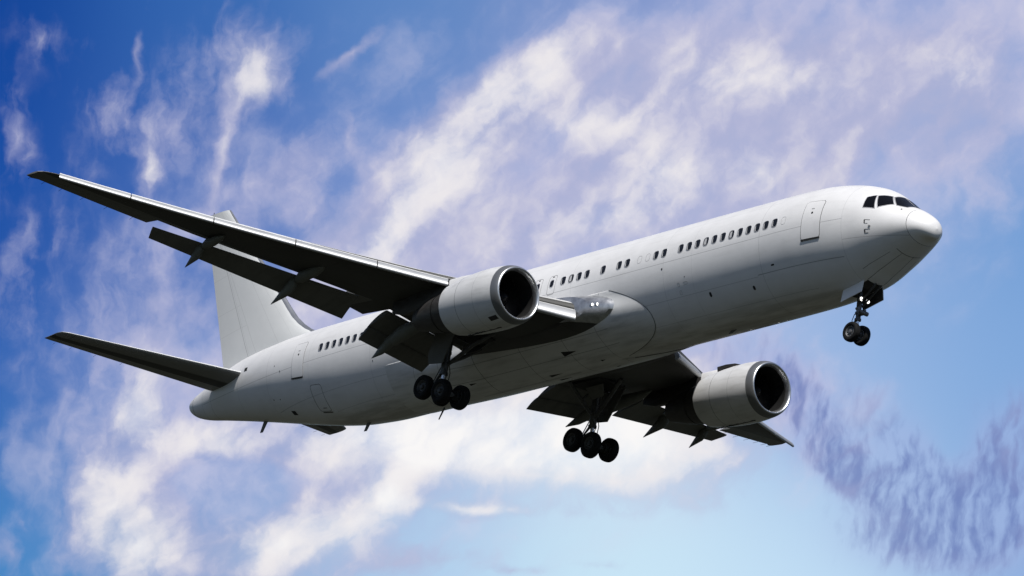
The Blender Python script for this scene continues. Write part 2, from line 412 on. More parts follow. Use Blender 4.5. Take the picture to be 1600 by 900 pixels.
def wing_extra(q, tc, col, p):
    x, y, z = q.sep(tc)
    ay = q.m('ABSOLUTE', y)
    u = q.m('SUBTRACT', x, q.m('MULTIPLY', ay, .50))
    acc = None
    for at, w, k in ((19.6, .03, .6), (23.3, .03, .6), (17.6, .025, .4)):
        f = q.m('MULTIPLY', line(q, u, at, w), k); acc = f if acc is None else q.m('MAXIMUM', acc, f)
    for yy in (4.9, 9.2, 11.8, 14.2, 16.2, 18.9, 20.6, 22.3): acc = q.m('MAXIMUM', acc, q.m('MULTIPLY', line(q, ay, yy, .025), .35))
    s = q.noise(q.map(tc, sc=(2.4, .45, 1)), 1.0, 6, .6)
    col = q.mix(q.m('MULTIPLY', q.ss(s, .45, .75), .5), col, (.07, .07, .06, 1))
    # rear strip: ailerons, spoiler edges and the paler access panel near the tip
    r_ = q.m('SUBTRACT', x, q.m('MULTIPLY_ADD', ay, .385, 24.95))
    col = q.mix(q.m('MULTIPLY', q.m('GREATER_THAN', r_, .35), q.m('MULTIPLY', q.m('GREATER_THAN', ay, 8.4), .7)), col, (.18, .18, .17, 1))
    acc = q.m('MAXIMUM', acc, q.m('MULTIPLY', q.m('MULTIPLY', line(q, r_, .35, .04), q.m('GREATER_THAN', ay, 8.4)), .8))
    return q.mix(acc, col, (.012, .012, .012, 1))
def stab_extra(q, tc, col, p):
    x, y, z = q.sep(tc); ay = q.m('ABSOLUTE', y)
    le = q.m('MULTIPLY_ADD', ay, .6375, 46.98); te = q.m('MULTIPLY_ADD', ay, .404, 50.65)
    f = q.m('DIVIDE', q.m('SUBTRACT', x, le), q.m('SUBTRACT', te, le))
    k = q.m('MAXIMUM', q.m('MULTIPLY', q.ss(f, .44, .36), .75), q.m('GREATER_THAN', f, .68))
    col = q.mix(k, col, (.26, .26, .25, 1))  # front and elevator bands paled to imitate reflection off the curved skin
    ln = q.m('MAXIMUM', q.m('LESS_THAN', q.m('ABSOLUTE', q.m('SUBTRACT', f, .68)), .008), q.m('MULTIPLY', line(q, ay, 8.7, .03), .8))
    return q.mix(ln, col, (.02, .02, .02, 1))
def cowl_extra(q, tc, col, p):
    x, y, z = q.sep(tc); acc = None
    for at, k in ((20.05, .3), (21.35, .75)):
        f = q.m('MULTIPLY', line(q, x, at, .028), k); acc = f if acc is None else q.m('MAXIMUM', acc, f)
    s = q.noise(q.map(tc, sc=(2.2, .5, .4)), 1.4, 6, .6)
    col = q.mix(q.m('MULTIPLY', q.ss(s, .45, .75), .25), col, (.22, .21, .19, 1))
    return q.mix(acc, col, (.05, .05, .05, 1))
def fin_extra(q, tc, col, p):
    x, y, z = q.sep(tc); acc = None
    # hinge and spar lines, as x minus slope * z
    for sl, off, w, k, z0, z1 in ((.564, 48.08, .04, .5, 2, 11), (.564, 47.95, .02, .3, 2, 11), (.66, 47.09, .025, .32, 2, 11), (.80, 44.70, .025, .25, 2, 11), (.96, 43.05, .02, .2, 2, 11)):
        f = q.m('MULTIPLY', q.m('MULTIPLY', line(q, q.m('SUBTRACT', x, q.m('MULTIPLY', z, sl)), off, w), k), band(q, z, z0, z1))
        acc = f if acc is None else q.m('MAXIMUM', acc, f)
    zz = q.m('MULTIPLY_ADD', x, .10, z)
    for at in (8.98, 10.3, 12.4, 14.6): acc = q.m('MAXIMUM', acc, q.m('MULTIPLY', q.m('MULTIPLY', line(q, zz, at, .022), .22), q.m('GREATER_THAN', q.m('SUBTRACT', x, q.m('MULTIPLY', z, .66)), 47.09)))
    return q.mix(acc, col, (.14, .14, .14, 1))
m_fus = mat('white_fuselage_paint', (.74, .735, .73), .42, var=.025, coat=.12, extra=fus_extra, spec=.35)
m_white = mat('white_panel_paint', (.74, .735, .73), .42, var=.03, coat=.1, spec=.35)
m_rad = mat('radome_paint', (.78, .775, .77), .36, var=.02, coat=.15, spec=.35)
m_fin = mat('pale_grey_fin_paint', (.64, .65, .645), .6, var=.015, extra=fin_extra, spec=.3)
m_finedge = mat('dull_leading_edge', (.22, .23, .25), .4, .5)
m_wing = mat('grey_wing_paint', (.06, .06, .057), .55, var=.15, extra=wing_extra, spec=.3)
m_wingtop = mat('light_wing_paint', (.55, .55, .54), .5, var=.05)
m_flap = mat('dark_flap_paint', (.13, .13, .12), .6, var=.15, stretch=(2, .5, 1), spec=.3)
m_metal = mat('bare_slat_metal', (.44, .45, .46), .58, .85, .08, stretch=(1, 6, 1))
m_lip = mat('polished_inlet_lip', (.66, .67, .68), .36, 1., .05)
m_lipo = mat('lip_dark_reflection', (.20, .205, .21), .42, .6, .05)  # outer lip darkened in colour, as if the metal mirrored dark surroundings
m_cowl = mat('cowl_paint', (.66, .66, .655), .40, var=.03, coat=.12, extra=cowl_extra, spec=.35)
m_duct = mat('inlet_lining', (.014, .014, .014), .5, var=.1)
m_fan = mat('fan_blade_titanium', (.018, .018, .02), .5, .3, .2)
m_core = mat('heat_stained_core_and_strake_shade', (.05, .047, .045), .5, .35, .3, vscale=3, stretch=(2, .5, .5))
m_seam = mat('black_seam', (.02, .02, .02), .8)
m_glass = mat('dark_window_glass', (.006, .007, .008), .12, var=0, spec=.5)
m_blind_reveal = mat('pale_blind_and_lit_reveal', (.45, .45, .45), .5)  # colour of drawn blinds and of the sunlight painted at pane edges
m_frame = mat('window_rim', (.60, .60, .61), .35, .3, .05)
m_post = mat('windscreen_post', (.42, .42, .43), .4, .3, .05)
m_strut = mat('gear_strut_paint', (.07, .07, .07), .4, .2, .3, vscale=6)
m_chrome = mat('polished_oleo', (.75, .75, .76), .2, 1., .03)
m_tyre = mat('tyre_rubber', (.009, .009, .009), .8, var=.3, vscale=8, spec=.2)
m_rim = mat('wheel_rim', (.16, .16, .16), .4, .4, .2, vscale=9)
m_rimd = mat('dark_wheel_rim', (.045, .045, .043), .5, .3, .3, vscale=9)  # darker rim colour for the main wheels
m_canoe = mat('dull_green_grey_fairing', (.12, .125, .11), .55, var=.12)
m_dark = mat('dark_bay', (.018, .018, .017), .8, var=.3)
def fair_x(q, tc, col):
    x, y, z = q.sep(tc); acc = None
    for xx, k in ((19.2, .5), (21.6, .6), (24.6, .6), (27.9, .8), (30.6, .5), (32.6, .5)):
        f = q.m('MULTIPLY', line(q, q.m('MULTIPLY_ADD', z, .25, x), xx, .03), k); acc = f if acc is None else q.m('MAXIMUM', acc, f)
    for yy, a, c, k in ((1.25, 19, 33, .5), (.04, 23, 30, .6), (2.05, 19, 31, .4)):
        acc = q.m('MAXIMUM', acc, q.m('MULTIPLY', q.m('MULTIPLY', line(q, q.m('ABSOLUTE', y), yy, .03), k), band(q, x, a, c)))
    s = q.noise(q.map(tc, sc=(3, .5, .5)), 1.2, 6, .6)
    col = q.mix(q.m('MULTIPLY', q.ss(s, .42, .72), .40), col, (.24, .235, .22, 1))
    return q.mix(acc, col, (.03, .03, .03, 1))
m_fair = mat('fairing_paint', (.70, .70, .69), .42, var=.03, coat=.1, spec=.35, extra=lambda q, tc, col, p: fair_x(q, tc, col))
def emit(name, c, k):
    m = bpy.data.materials.new(name); m.use_nodes = True
    p = m.node_tree.nodes['Principled BSDF']; p.inputs['Emission Color'].default_value = c; p.inputs['Emission Strength'].default_value = k
    p.inputs['Base Color'].default_value = (.8, .8, .8, 1); return m
m_lamp = emit('lit_landing_lamp', (1, .97, .92, 1), 5.)
m_grass = bpy.data.materials.new('airfield_grass'); m_grass.use_nodes = True
q = NB(m_grass.node_tree); p = m_grass.node_tree.nodes['Principled BSDF']
tc = q.n('ShaderNodeTexCoord').outputs['Object']
g1 = q.noise(tc, .01, 8, .6); g2 = q.noise(tc, .9, 8, .65)
q.put(p.inputs['Base Color'], q.mix(q.m('MULTIPLY', g2, .5), q.mix(q.ss(g1, .35, .65), (.023, .026, .018, 1), (.036, .036, .029, 1)), (.026, .027, .021, 1)))
p.inputs['Roughness'].default_value = .95; p.inputs['Specular IOR Level'].default_value = .1
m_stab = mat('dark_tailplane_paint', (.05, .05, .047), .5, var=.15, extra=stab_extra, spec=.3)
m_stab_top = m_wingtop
m_seam2 = mat('faint_grey_seam', (.26, .26, .26), .6)
m_seam3 = mat('door_gap', (.13, .13, .13), .6)

m_wind = mat('windscreen_glass', (.004, .004, .005), .15, var=0, spec=.22)
m_glove = mat('worn_metal_root_panel', (.50, .505, .51), .36, .8, .25, vscale=2.5)
m_slatp = mat('pale_slat_paint', (.70, .70, .69), .45, var=.04)
# ---------------------------------------------------------------- mesh helpers
def link(name, me, parent=None, label=None):
    o = bpy.data.objects.new(name, me); COL.objects.link(o)
    if parent is not None: o.parent = parent
    if label: o['label'] = label
    return o
class MB:
    def __init__(s): s.v = []; s.f = []; s.mi = []; s.ms = []
    def mid(s, m):
        if m not in s.ms: s.ms.append(m)
        return s.ms.index(m)
    def face(s, f, m): s.f.append(tuple(f)); s.mi.append(s.mid(m))
    def grid(s, rows, m, closed=False, mfun=None):
        b0 = len(s.v); n = len(rows[0])
        for r in rows: s.v += [tuple(float(c) for c in p) for p in r]
        for i in range(len(rows) - 1):
            for j in range(n if closed else n - 1):
                k = (j + 1) % n
                s.face((b0 + i * n + j, b0 + i * n + k, b0 + (i + 1) * n + k, b0 + (i + 1) * n + j), mfun(i, j) if mfun else m)
        return b0, n
    def loft(s, rows, m, cap0=True, cap1=True, mfun=None, mcap=None):
        b0, n = s.grid(rows, m, True, mfun)
        if cap0: s.face(tuple(range(b0, b0 + n)), mcap or m)
        if cap1: s.face(tuple(b0 + (len(rows) - 1) * n + j for j in range(n))[::-1], mcap or m)
    def tube(s, pts, rad, m, n=14):
        pts = [Vector(p) for p in pts]; rad = rad if isinstance(rad, (list, tuple)) else [rad] * len(pts); rows = []
        for i, p in enumerate(pts):
            d = (pts[min(i + 1, len(pts) - 1)] - pts[max(i - 1, 0)]).normalized()
            a = d.cross(Vector((0, 1, 0)) if abs(d.y) < .9 else Vector((1, 0, 0))).normalized(); c = d.cross(a)
            rows.append([p + (a * math.cos(t) + c * math.sin(t)) * rad[i] for t in [2 * PI * k / n for k in range(n)]])
        s.loft(rows, m)
    def lathe(s, org, prof, m, n=64, axis=0, mfun=None, cap0=False, cap1=False):
        rows = []
        if axis == 0 and abs(abs(org[1]) - 7.92) < .01: prof = [(a, r * 1.06) for a, r in prof]
        for a, r in prof:
            row = []
            for k in range(n):
                t = 2 * PI * k / n; q = [0, 0, 0]; q[axis] = a; q[(axis + 1) % 3] = r * math.cos(t); q[(axis + 2) % 3] = r * math.sin(t)
                row.append((org[0] + q[0], org[1] + q[1], org[2] + q[2]))
            rows.append(row)
        s.loft(rows, m, cap0, cap1, mfun)
    def box(s, c, d, m, rot=None):
        b0 = len(s.v); rot = rot or Matrix.Identity(3)
        for x in (-1, 1):
            for y in (-1, 1):
                for z in (-1, 1): s.v.append(tuple(Vector(c) + rot @ Vector((x * d[0] / 2, y * d[1] / 2, z * d[2] / 2))))
        for f in ((0, 1, 3, 2), (4, 6, 7, 5), (0, 4, 5, 1), (2, 3, 7, 6), (0, 2, 6, 4), (1, 5, 7, 3)): s.face([b0 + i for i in f], m)
    def slab(s, poly, off, m):                                     # polygon extruded along off
        n = len(poly); b0 = len(s.v); off = Vector(off)
        s.v += [tuple(Vector(p)) for p in poly] + [tuple(Vector(p) + off) for p in poly]
        s.face(tuple(range(b0, b0 + n))[::-1], m); s.face(tuple(range(b0 + n, b0 + 2 * n)), m)
        for i in range(n): j = (i + 1) % n; s.face((b0 + i, b0 + j, b0 + n + j, b0 + n + i), m)
    def build(s, name, parent=None, smooth=True, ang=32, label=None, bevel=0, merge=True):
        me = bpy.data.meshes.new(name); me.from_pydata(s.v, [], s.f)
        for m in s.ms: me.materials.append(m)
        me.polygons.foreach_set('material_index', s.mi); me.update()
        bm = bmesh.new(); bm.from_mesh(me)
        if merge: bmesh.ops.remove_doubles(bm, verts=bm.verts, dist=.0004)
        if bevel: bmesh.ops.bevel(bm, geom=[e for e in bm.edges if len(e.link_faces) == 2 and e.calc_face_angle(0) > .6], offset=bevel, segments=2, affect='EDGES')
        bmesh.ops.recalc_face_normals(bm, faces=bm.faces)
        bm.to_mesh(me); bm.free()
        if smooth:
            me.shade_smooth(); me.set_sharp_from_angle(angle=R(ang))
        return link(name, me, parent)
def setlab(o, l): o['label'] = l; return o

# ---------------------------------------------------------------- setting
n = 96; RG = 45000
g = MB(); g.v.append((0, 0, 0)); g.v += [(RG * math.cos(2 * PI * k / n), RG * math.sin(2 * PI * k / n), 0) for k in range(n)]
for k in range(n): g.face((0, 1 + k, 1 + (k + 1) % n), m_grass)
ground = g.build('ground', smooth=False, merge=False); ground['kind'] = 'structure'

# ---------------------------------------------------------------- the aeroplane
BASE_PT = np.array([27.37, 0, -5.35])
jet = bpy.data.objects.new('airliner', None); COL.objects.link(jet)
mw = Matrix([[*M[0], 0], [*M[1], 0], [*M[2], 0], [0, 0, 0, 1]])
mw.translation = Vector(world(BASE_PT)); jet.matrix_world = mw
jet['label'] = 'white twin-engined passenger jet flying nose-up with landing gear and flaps lowered'
jet['category'] = 'airliner'
class Frame:                                                       # direct parts hang from the root, drawn in airframe metres
    pass
def part(mb, name, parent=None, **k):
    o = mb.build(name, parent if parent is not None else jet, **k)
    if parent is None: o.location = tuple(-BASE_PT)
    return o

PR=[ # s, top, bottom, half width, zm
(0.0,-.62,-.62,.0,-.62),(.06,-.34,-.84,.28,-.60),(.2,-.13,-1.00,.50,-.58),(.5,.12,-1.04,.80,-.55),(.9,.38,-1.20,1.08,-.48),(1.45,.68,-1.44,1.38,-.42),
(2.0,1.12,-1.69,1.64,-.35),(2.5,1.50,-1.94,1.84,-.28),(3.0,1.77,-2.17,2.0,-.22),(3.5,1.95,-2.43,2.11,-.17),(4.0,2.10,-2.60,2.21,-.12),(5.0,2.30,-2.77,2.36,-.05),
(6.0,2.42,-2.86,2.45,-.01),(7.0,2.46,-2.91,2.50,0),(8.5,2.48,-2.94,2.515,0),(14,2.5,-2.98,2.515,0),(33,2.5,-3.08,2.515,0),(36.5,2.5,-3.10,2.51,0),(39,2.5,-2.98,2.46,.03),(41.5,2.5,-2.65,2.33,.12),
(44,2.48,-2.18,2.10,.25),(46.5,2.36,-1.68,1.78,.38),(49,2.12,-1.20,1.38,.48),(51,1.62,-.84,1.02,.46),(52.4,1.12,-.60,.74,.36),(53.3,.84,-.34,.54,.3),(53.75,.64,-.10,.38,.28),(53.95,.46,.1,.20,.28)]
PA=np.array(PR)
# pchip-like monotone slopes
def slopes(x,y):
    h=np.diff(x);d=np.diff(y)/h;m=np.zeros(len(x));m[0]=d[0];m[-1]=d[-1]
    for i in range(1,len(x)-1):
        if d[i-1]*d[i]<=0:m[i]=0
        else:
            w1=2*h[i]+h[i-1];w2=h[i]+2*h[i-1];m[i]=(w1+w2)/(w1/d[i-1]+w2/d[i])
    return m
MS=[slopes(PA[:,0],PA[:,k]) for k in range(5)]
def ev(k,s):
    s=min(max(s,PA[0,0]),PA[-1,0]);i=min(max(np.searchsorted(PA[:,0],s)-1,0),len(PA)-2)
    h=PA[i+1,0]-PA[i,0];t=(s-PA[i,0])/h
    return (2*t**3-3*t*t+1)*PA[i,k]+(t**3-2*t*t+t)*h*MS[k][i]+(-2*t**3+3*t*t)*PA[i+1,k]+(t**3-t*t)*h*MS[k][i+1]
def surf(s,th):
    zt,zb,w,zm=[ev(k,s) for k in (1,2,3,4)]
    c,n=np.cos(th),np.sin(th)
    return np.array([s,w*c,zm+(zt-zm if n>0 else zm-zb)*n])
def norm(s_, th):
    e = 1e-3
    a = surf(min(s_ + e, 53.94), th) - surf(max(s_ - e, 1e-4), th); c = surf(s_, th + e) - surf(s_, th - e)
    v = np.cross(c, a); v /= np.linalg.norm(v)
    p = surf(s_, th)
    if v[1] * p[1] + v[2] * (p[2] - ev(4, s_)) < 0: v = -v
    return v
def off(s_, th, d): return surf(s_, th) + norm(s_, th) * d
def th_of(s_, z):
    zm = ev(4, s_); h = (ev(1, s_) - zm) if z > zm else (zm - ev(2, s_))
    return math.asin(max(-1, min(1, (z - zm) / h)))
NT = 128
def ring(s_, d=0.): return [surf(s_, 2 * PI * k / NT) for k in range(NT)]
RS = .86
f = MB()
st = sorted(set([RS + .02] + list(np.linspace(1, 8.5, 46)) + list(np.linspace(9, 36, 28)) + list(np.linspace(36.5, 53.2, 46))))
f.loft([ring(s_) for s_ in st], m_fus)
fus = part(f, 'fuselage')
f = MB(); f.loft([ring(s_) for s_ in (53.2, 53.4, 53.6, 53.75, 53.86, 53.95)], m_white)
f.lathe((53.9, 0, .28), [(0, .13), (.10, .13), (.10, .10), (.02, .10)], m_core, 32)
part(f, 'tail_cone')
f = MB(); f.loft([[surf(s_, t) + norm(s_, t) * .004 for t in [2 * PI * k / NT for k in range(NT)]] for s_ in (53.19, 53.215)], m_seam3, False, False); part(f, 'tail_cone_seam')
f = MB(); f.grid([[off(x, th, .006) for th in (.27, .22, .16)] for x in (47.35, 47.5, 47.65)], m_dark); part(f, 'stabiliser_opening')

f = MB(); f.loft([ring(s_) for s_ in [.0015, .01, .03, .06, .1, .15, .22, .3, .4, .5, .6, .7, .78, RS]], m_rad)
radome = part(f, 'radome')
f = MB(); f.loft([[surf(s_, t) + 0 * norm(s_, t) - norm(s_, t) * .004 for t in [2 * PI * k / NT for k in range(NT)]] for s_ in (RS - .01, RS + .03)], m_seam, False, False)
part(f, 'radome_seam')

# patches that lie on the fuselage skin: rounded rectangles in (station, height), or polygons
def rrect(w, h, r, n=6):
    P = []
    for cx, cy, a0 in ((w / 2 - r, h / 2 - r, 0), (-w / 2 + r, h / 2 - r, 90), (-w / 2 + r, -h / 2 + r, 180), (w / 2 - r, -h / 2 + r, 270)):
        for k in range(n + 1):
            a = R(a0 + 90 * k / n); P.append((cx + r * math.cos(a), cy + r * math.sin(a)))
    Q = []                                                          # long straight sides follow the curve of the skin
    for i, p_ in enumerate(P):
        q_ = P[(i + 1) % len(P)]; m_ = max(1, int(math.hypot(q_[0] - p_[0], q_[1] - p_[1]) / .12))
        if i % (n + 1) != n: m_ = 1
        Q += [(p_[0] + (q_[0] - p_[0]) * k / m_, p_[1] + (q_[1] - p_[1]) * k / m_) for k in range(m_)]
    return Q
def on_skin(sc, thc, P, d, side=1, slant=0.):
    """P: (along, up the skin) in metres about (sc, thc)"""
    out = []
    rad = 2.52
    for a, u in P:
        th = thc + u / max(.6, .5 * (ev(3, sc) + rad)); s_ = sc + a + slant * u
        p = off(s_, th, d); out.append((p[0], p[1] * side, p[2]))
    return out
def skin_panel(mb, sc, thc, w, h, r, d, m, side=1, rings=1, thick=.0, slant=0.):
    """a skin panel: border loop and successively smaller loops so that it follows the curve"""
    base = rrect(w, h, r)
    ks = [1, .97, .9, .75, .55, .35, .15, .02]
    rows = []
    if thick: rows.append(on_skin(sc, thc, base, d - thick, side, slant))
    rows += [on_skin(sc, thc, [(a * k, u * k) for a, u in base], d, side, slant) for k in ks]
    mb.loft(rows, m, False, True)
def skin_ring(mb, sc, thc, w, h, r, wd, d, m, side=1, slant=0.):
    o_ = on_skin(sc, thc, rrect(w + 2 * wd, h + 2 * wd, r + wd), d, side, slant); o2 = on_skin(sc, thc, rrect(w + 2 * wd, h + 2 * wd, r + wd), -.01, side, slant)
    i_ = on_skin(sc, thc, rrect(w, h, r), d, side, slant); i2 = on_skin(sc, thc, rrect(w, h, r), -.01, side, slant)
    mb.grid([o2, o_, i_, i2], m, closed=False) if False else mb.loft([o2, o_, i_, i2], m, False, False)
TW = th_of(10, .458)
def cabin_window(s_, kind='clear', side=1):
    b_ = MB()
    if kind == 'blank':
        skin_ring(b_, s_, TW, .25, .37, .10, .012, .004, m_seam2, side); o = part(b_, 'blanked_window'); return o
    skin_ring(b_, s_, TW, .335, .42, .13, .020, .012, m_frame, side)
    o = part(b_, 'cabin_window')
    p_ = MB(); skin_panel(p_, s_, TW, .33, .415, .128, .005, m_glass, side)
    part(p_, 'pane', o)
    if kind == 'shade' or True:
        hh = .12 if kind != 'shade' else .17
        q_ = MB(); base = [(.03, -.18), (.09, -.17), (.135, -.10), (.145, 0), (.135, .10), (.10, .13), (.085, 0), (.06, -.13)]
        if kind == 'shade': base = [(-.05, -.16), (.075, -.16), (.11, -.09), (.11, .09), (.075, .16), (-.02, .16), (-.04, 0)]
        q_.face(range(len(base)), m_blind_reveal); q_.v += on_skin(s_, TW, base, .011, side)  # pale strip paints sunlight on an unbuilt recess; larger shape is a drawn blind
        part(q_, 'lit_reveal_and_blind', o, smooth=False)
    return o
W0, PT = 7.777, .5588
rows_ = [(W0 - PT, 'blank')] + [(W0 + PT * k, 'shade' if k in (5, 8) else 'clear') for k in range(12)]
rows_ += [(W0 + 13 * PT, 'clear'), (W0 + 14 * PT, 'clear'), (W0 + 15 * PT, 'blank'), (W0 + 16 * PT, 'blank'), (W0 + 17.5 * PT, 'clear'), (W0 + 18.5 * PT, 'clear'), (W0 + 20.5 * PT, 'clear')]
rows_ += [(W0 + 22.5 * PT, 'clear'), (W0 + 23.5 * PT, 'clear'), (W0 + 24.5 * PT, 'shade'), (W0 + 25.5 * PT, 'clear')]
x_ex = [W0 + 26.95 * PT, W0 + 28.75 * PT]
rows_ += [(x_ex[1] + PT * (1.35 + k), 'clear') for k in range(10)] + [(36.46 - PT * k, 'clear') for k in range(4, 0, -1)] + [(36.46 + PT * k, 'clear') for k in range(8)]
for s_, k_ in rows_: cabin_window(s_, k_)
for s_ in x_ex:                                                    # overwing exits
    b_ = MB(); skin_ring(b_, s_, TW - .02, .50, .96, .12, .02, .006, m_seam2); ex = part(b_, 'overwing_exit')
    w_ = MB(); skin_ring(w_, s_, TW, .255, .375, .11, .028, .012, m_frame); skin_panel(w_, s_, TW, .25, .37, .108, .005, m_glass); part(w_, 'exit_window', ex)
    h_ = MB(); skin_panel(h_, s_, TW + .145, .12, .05, .02, .008, m_seam, thick=.02); part(h_, 'handle', ex)
def cabin_door(s_, zc, w, h, label, slant=0.):
    t = th_of(s_, zc)
    b_ = MB(); skin_panel(b_, s_, t, w, h, .14, .012, m_white, thick=.03, slant=slant)
    o = part(b_, 'cabin_door'); setlab(o, label)
    g_ = MB(); skin_ring(g_, s_, t, w, h, .14, .030, .004, m_seam3, slant=slant); part(g_, 'door_seam', o)
    l_ = MB(); skin_panel(l_, s_, t + .10, .11, .11, .054, .018, m_seam, thick=.02, slant=slant); part(l_, 'door_window', o)
    k_ = MB(); skin_panel(k_, s_, t + .19, .17, .035, .015, .018, m_seam2, thick=.02, slant=slant); part(k_, 'door_handle', o)
    v_ = MB(); skin_panel(v_, s_ + slant * -h / 2, t - (h / 2 + .015) / 2.5, w * 1.02, .065, .03, .03, m_seam, thick=.05); part(v_, 'door_sill', o)
cabin_door(5.50, .27, 1.06, 1.82, 'forward cabin door just behind the cockpit', -.02)
cabin_door(42.27, .27, 1.0, 1.82, 'rear cabin door near the tail fin', -.02)
b_ = MB(); skin_ring(b_, 40.85, -.78, .92, 1.35, .16, .024, .005, m_seam3); skin_panel(b_, 40.80, -.80 - .70 / 2.4, .8, .05, .02, .012, m_seam, thick=.02); skin_panel(b_, 40.8, -.98, .3, .03, .012, .01, m_seam, thick=.02)
setlab(part(b_, 'cargo_door'), 'bulk cargo door outlined low on the rear fuselage')
b_ = MB(); skin_panel(b_, 43.72, -1.09, .36, .30, .02, .008, m_seam); part(b_, 'outflow_valve')
for s_, t_, w_, h_ in ((12.22, -.70, .14, .22), (9.49, -.78, .14, .2), (15.08, -.11, .09, .09), (7.96, -.50, .2, .07), (44.47, .03, .06, .07), (43.9, -.12, .05, .1), (44.3, -.72, .07, .07), (44.9, -.72, .07, .07), (36.0, -.32, .05, .06), (13.6, -.32, .05, .05)):
    b_ = MB(); skin_panel(b_, s_, t_, w_, h_, min(w_, h_) * .48, .007, m_seam, thick=.01); part(b_, 'service_port')
for s_, t_, w_, h_ in ((13.6, -.42, .26, .10), (14.05, -.42, .13, .13), (14.0, -.55, .1, .16)):
    b_ = MB(); skin_ring(b_, s_, t_, w_, h_, .03, .012, .004, m_seam2); part(b_, 'access_panel')
# static plates and pitot probes beside the cockpit
for t0 in (-.035, -.285):
    b_ = MB(); skin_panel(b_, 2.63, t0, .05, .20, .015, .010, m_seam, thick=.015); skin_panel(b_, 2.50, t0 + .047, .25, .028, .01, .010, m_seam2, thick=.015); skin_panel(b_, 2.55, t0 - .050, .16, .024, .01, .010, m_seam2, thick=.015)
    part(b_, 'pitot_probe')
b_ = MB(); skin_panel(b_, 2.40, -.155, .10, .09, .04, .03, m_seam2, thick=.04); part(b_, 'sensor_vane')
b_ = MB(); skin_panel(b_, 1.30, .72, .06, .12, .02, .012, m_seam, thick=.02); part(b_, 'sensor_vane')
# cockpit glazing
def skin_poly(mb, P, d, m, side=1, shrink=1., n=8, thick=0.):
    C_ = np.mean(np.array(P), 0); P = [C_ + (np.array(p) - C_) * shrink for p in P]; B_ = []
    for i in range(len(P)):
        for k in range(n): B_.append(P[i] + (P[(i + 1) % len(P)] - P[i]) * k / n)
    def q(L, dd): 
        o_ = []
        for a, t in L:
            p = off(a, t, dd); o_.append((p[0], p[1] * side, p[2]))
        return o_
    rows = ([q(B_, d - thick)] if thick else []) + [q([C_ + (p - C_) * k for p in B_], d) for k in (1, .93, .8, .6, .4, .2, .03)]
    mb.loft(rows, m, False, True)
PANES = {'side': [[(2.88, .64), (2.58, .80), (2.32, .37), (2.83, .33)], [(2.50, .81), (2.13, 1.10), (1.73, .80), (1.97, .58), (2.20, .44)]], 'front': [[(2.05, 1.13), (2.10, 1.54), (1.24, 1.54), (1.26, 1.0), (1.62, .84)]]}
for side in (1, -1):
    for k_ in PANES:
        for P in PANES[k_]:
            b_ = MB(); skin_poly(b_, P, .006, m_post, side, 1.12, thick=.02); o = part(b_, 'cockpit_window')
            p_ = MB(); skin_poly(p_, P, .012, m_wind, side, 1.0, thick=.01); part(p_, 'pane', o)

# wing to body fairing
FA1 = 35.5
def fair_xf(th): return 16.25 + 2.6 * abs((th + .82) / .62) ** 2.2
def fair_d(x, th):
    a_ = min(1, max(0, (x - fair_xf(th)) / 3.4)); c_ = min(1, max(0, (FA1 - x) / 7)); top = -.20 - .25 * min(1, max(0, (x - 26) / 8))
    e_ = min(1, max(0, (top - th) / .34)); e_ = e_ * e_ * (3 - 2 * e_)
    w_ = (1 - (1 - a_) ** 1.7) * c_ * c_ * (3 - 2 * c_)
    flat = .10 + .30 * math.exp(-((th + .62) / .33) ** 2)
    base = .014 if th <= top else -.03
    if x > FA1 - .5: base -= .05 * (x - FA1 + .5) / .5
    return base + w_ * (.05 + (flat - .05) * e_) * (1 if th <= top else 0)
def fair_pt(x, th, side=1, d=0.):
    p = off(x, th, fair_d(x, th) + d); return (p[0], p[1] * side, p[2])
def fairing():
    b_ = MB(); rows = []
    for k in range(121):
        t = k / 120 * 2 - 1; th = -PI / 2 + (-.20 + PI / 2) * abs(t); row = []
        for i in range(81):
            u = i / 80; u = u * u * .5 + u * .5
            row.append(fair_pt(fair_xf(th) + (FA1 - fair_xf(th)) * u, th, 1 if t >= 0 else -1))
        rows.append(row)
    b_.grid(rows, m_fair); return b_
for side in (1, -1):
    b_ = MB(); b_.tube([fair_pt(fair_xf(t) + .02, t, side, -.002) for t in np.linspace(-1.5, -.22, 40)], .014, m_seam, 6); part(b_, 'fairing_seam')
    for x, th, w_, h_ in ((22.3, -1.02, .95, .11), (24.4, -1.45, .9, .07), (29.6, -1.15, .5, .05), (20.9, -1.38, .3, .05)):
        b_ = MB(); rows = [[fair_pt(x + w_ * (i / 6 - .5), th + h_ * (i / 6) * s_ / 2, side, .006) for s_ in (-1, -.4, .4, 1)] for i in range(7)]
        b_.grid(rows, m_dark); part(b_, 'air_scoop')
part(fairing(), 'belly_fairing')

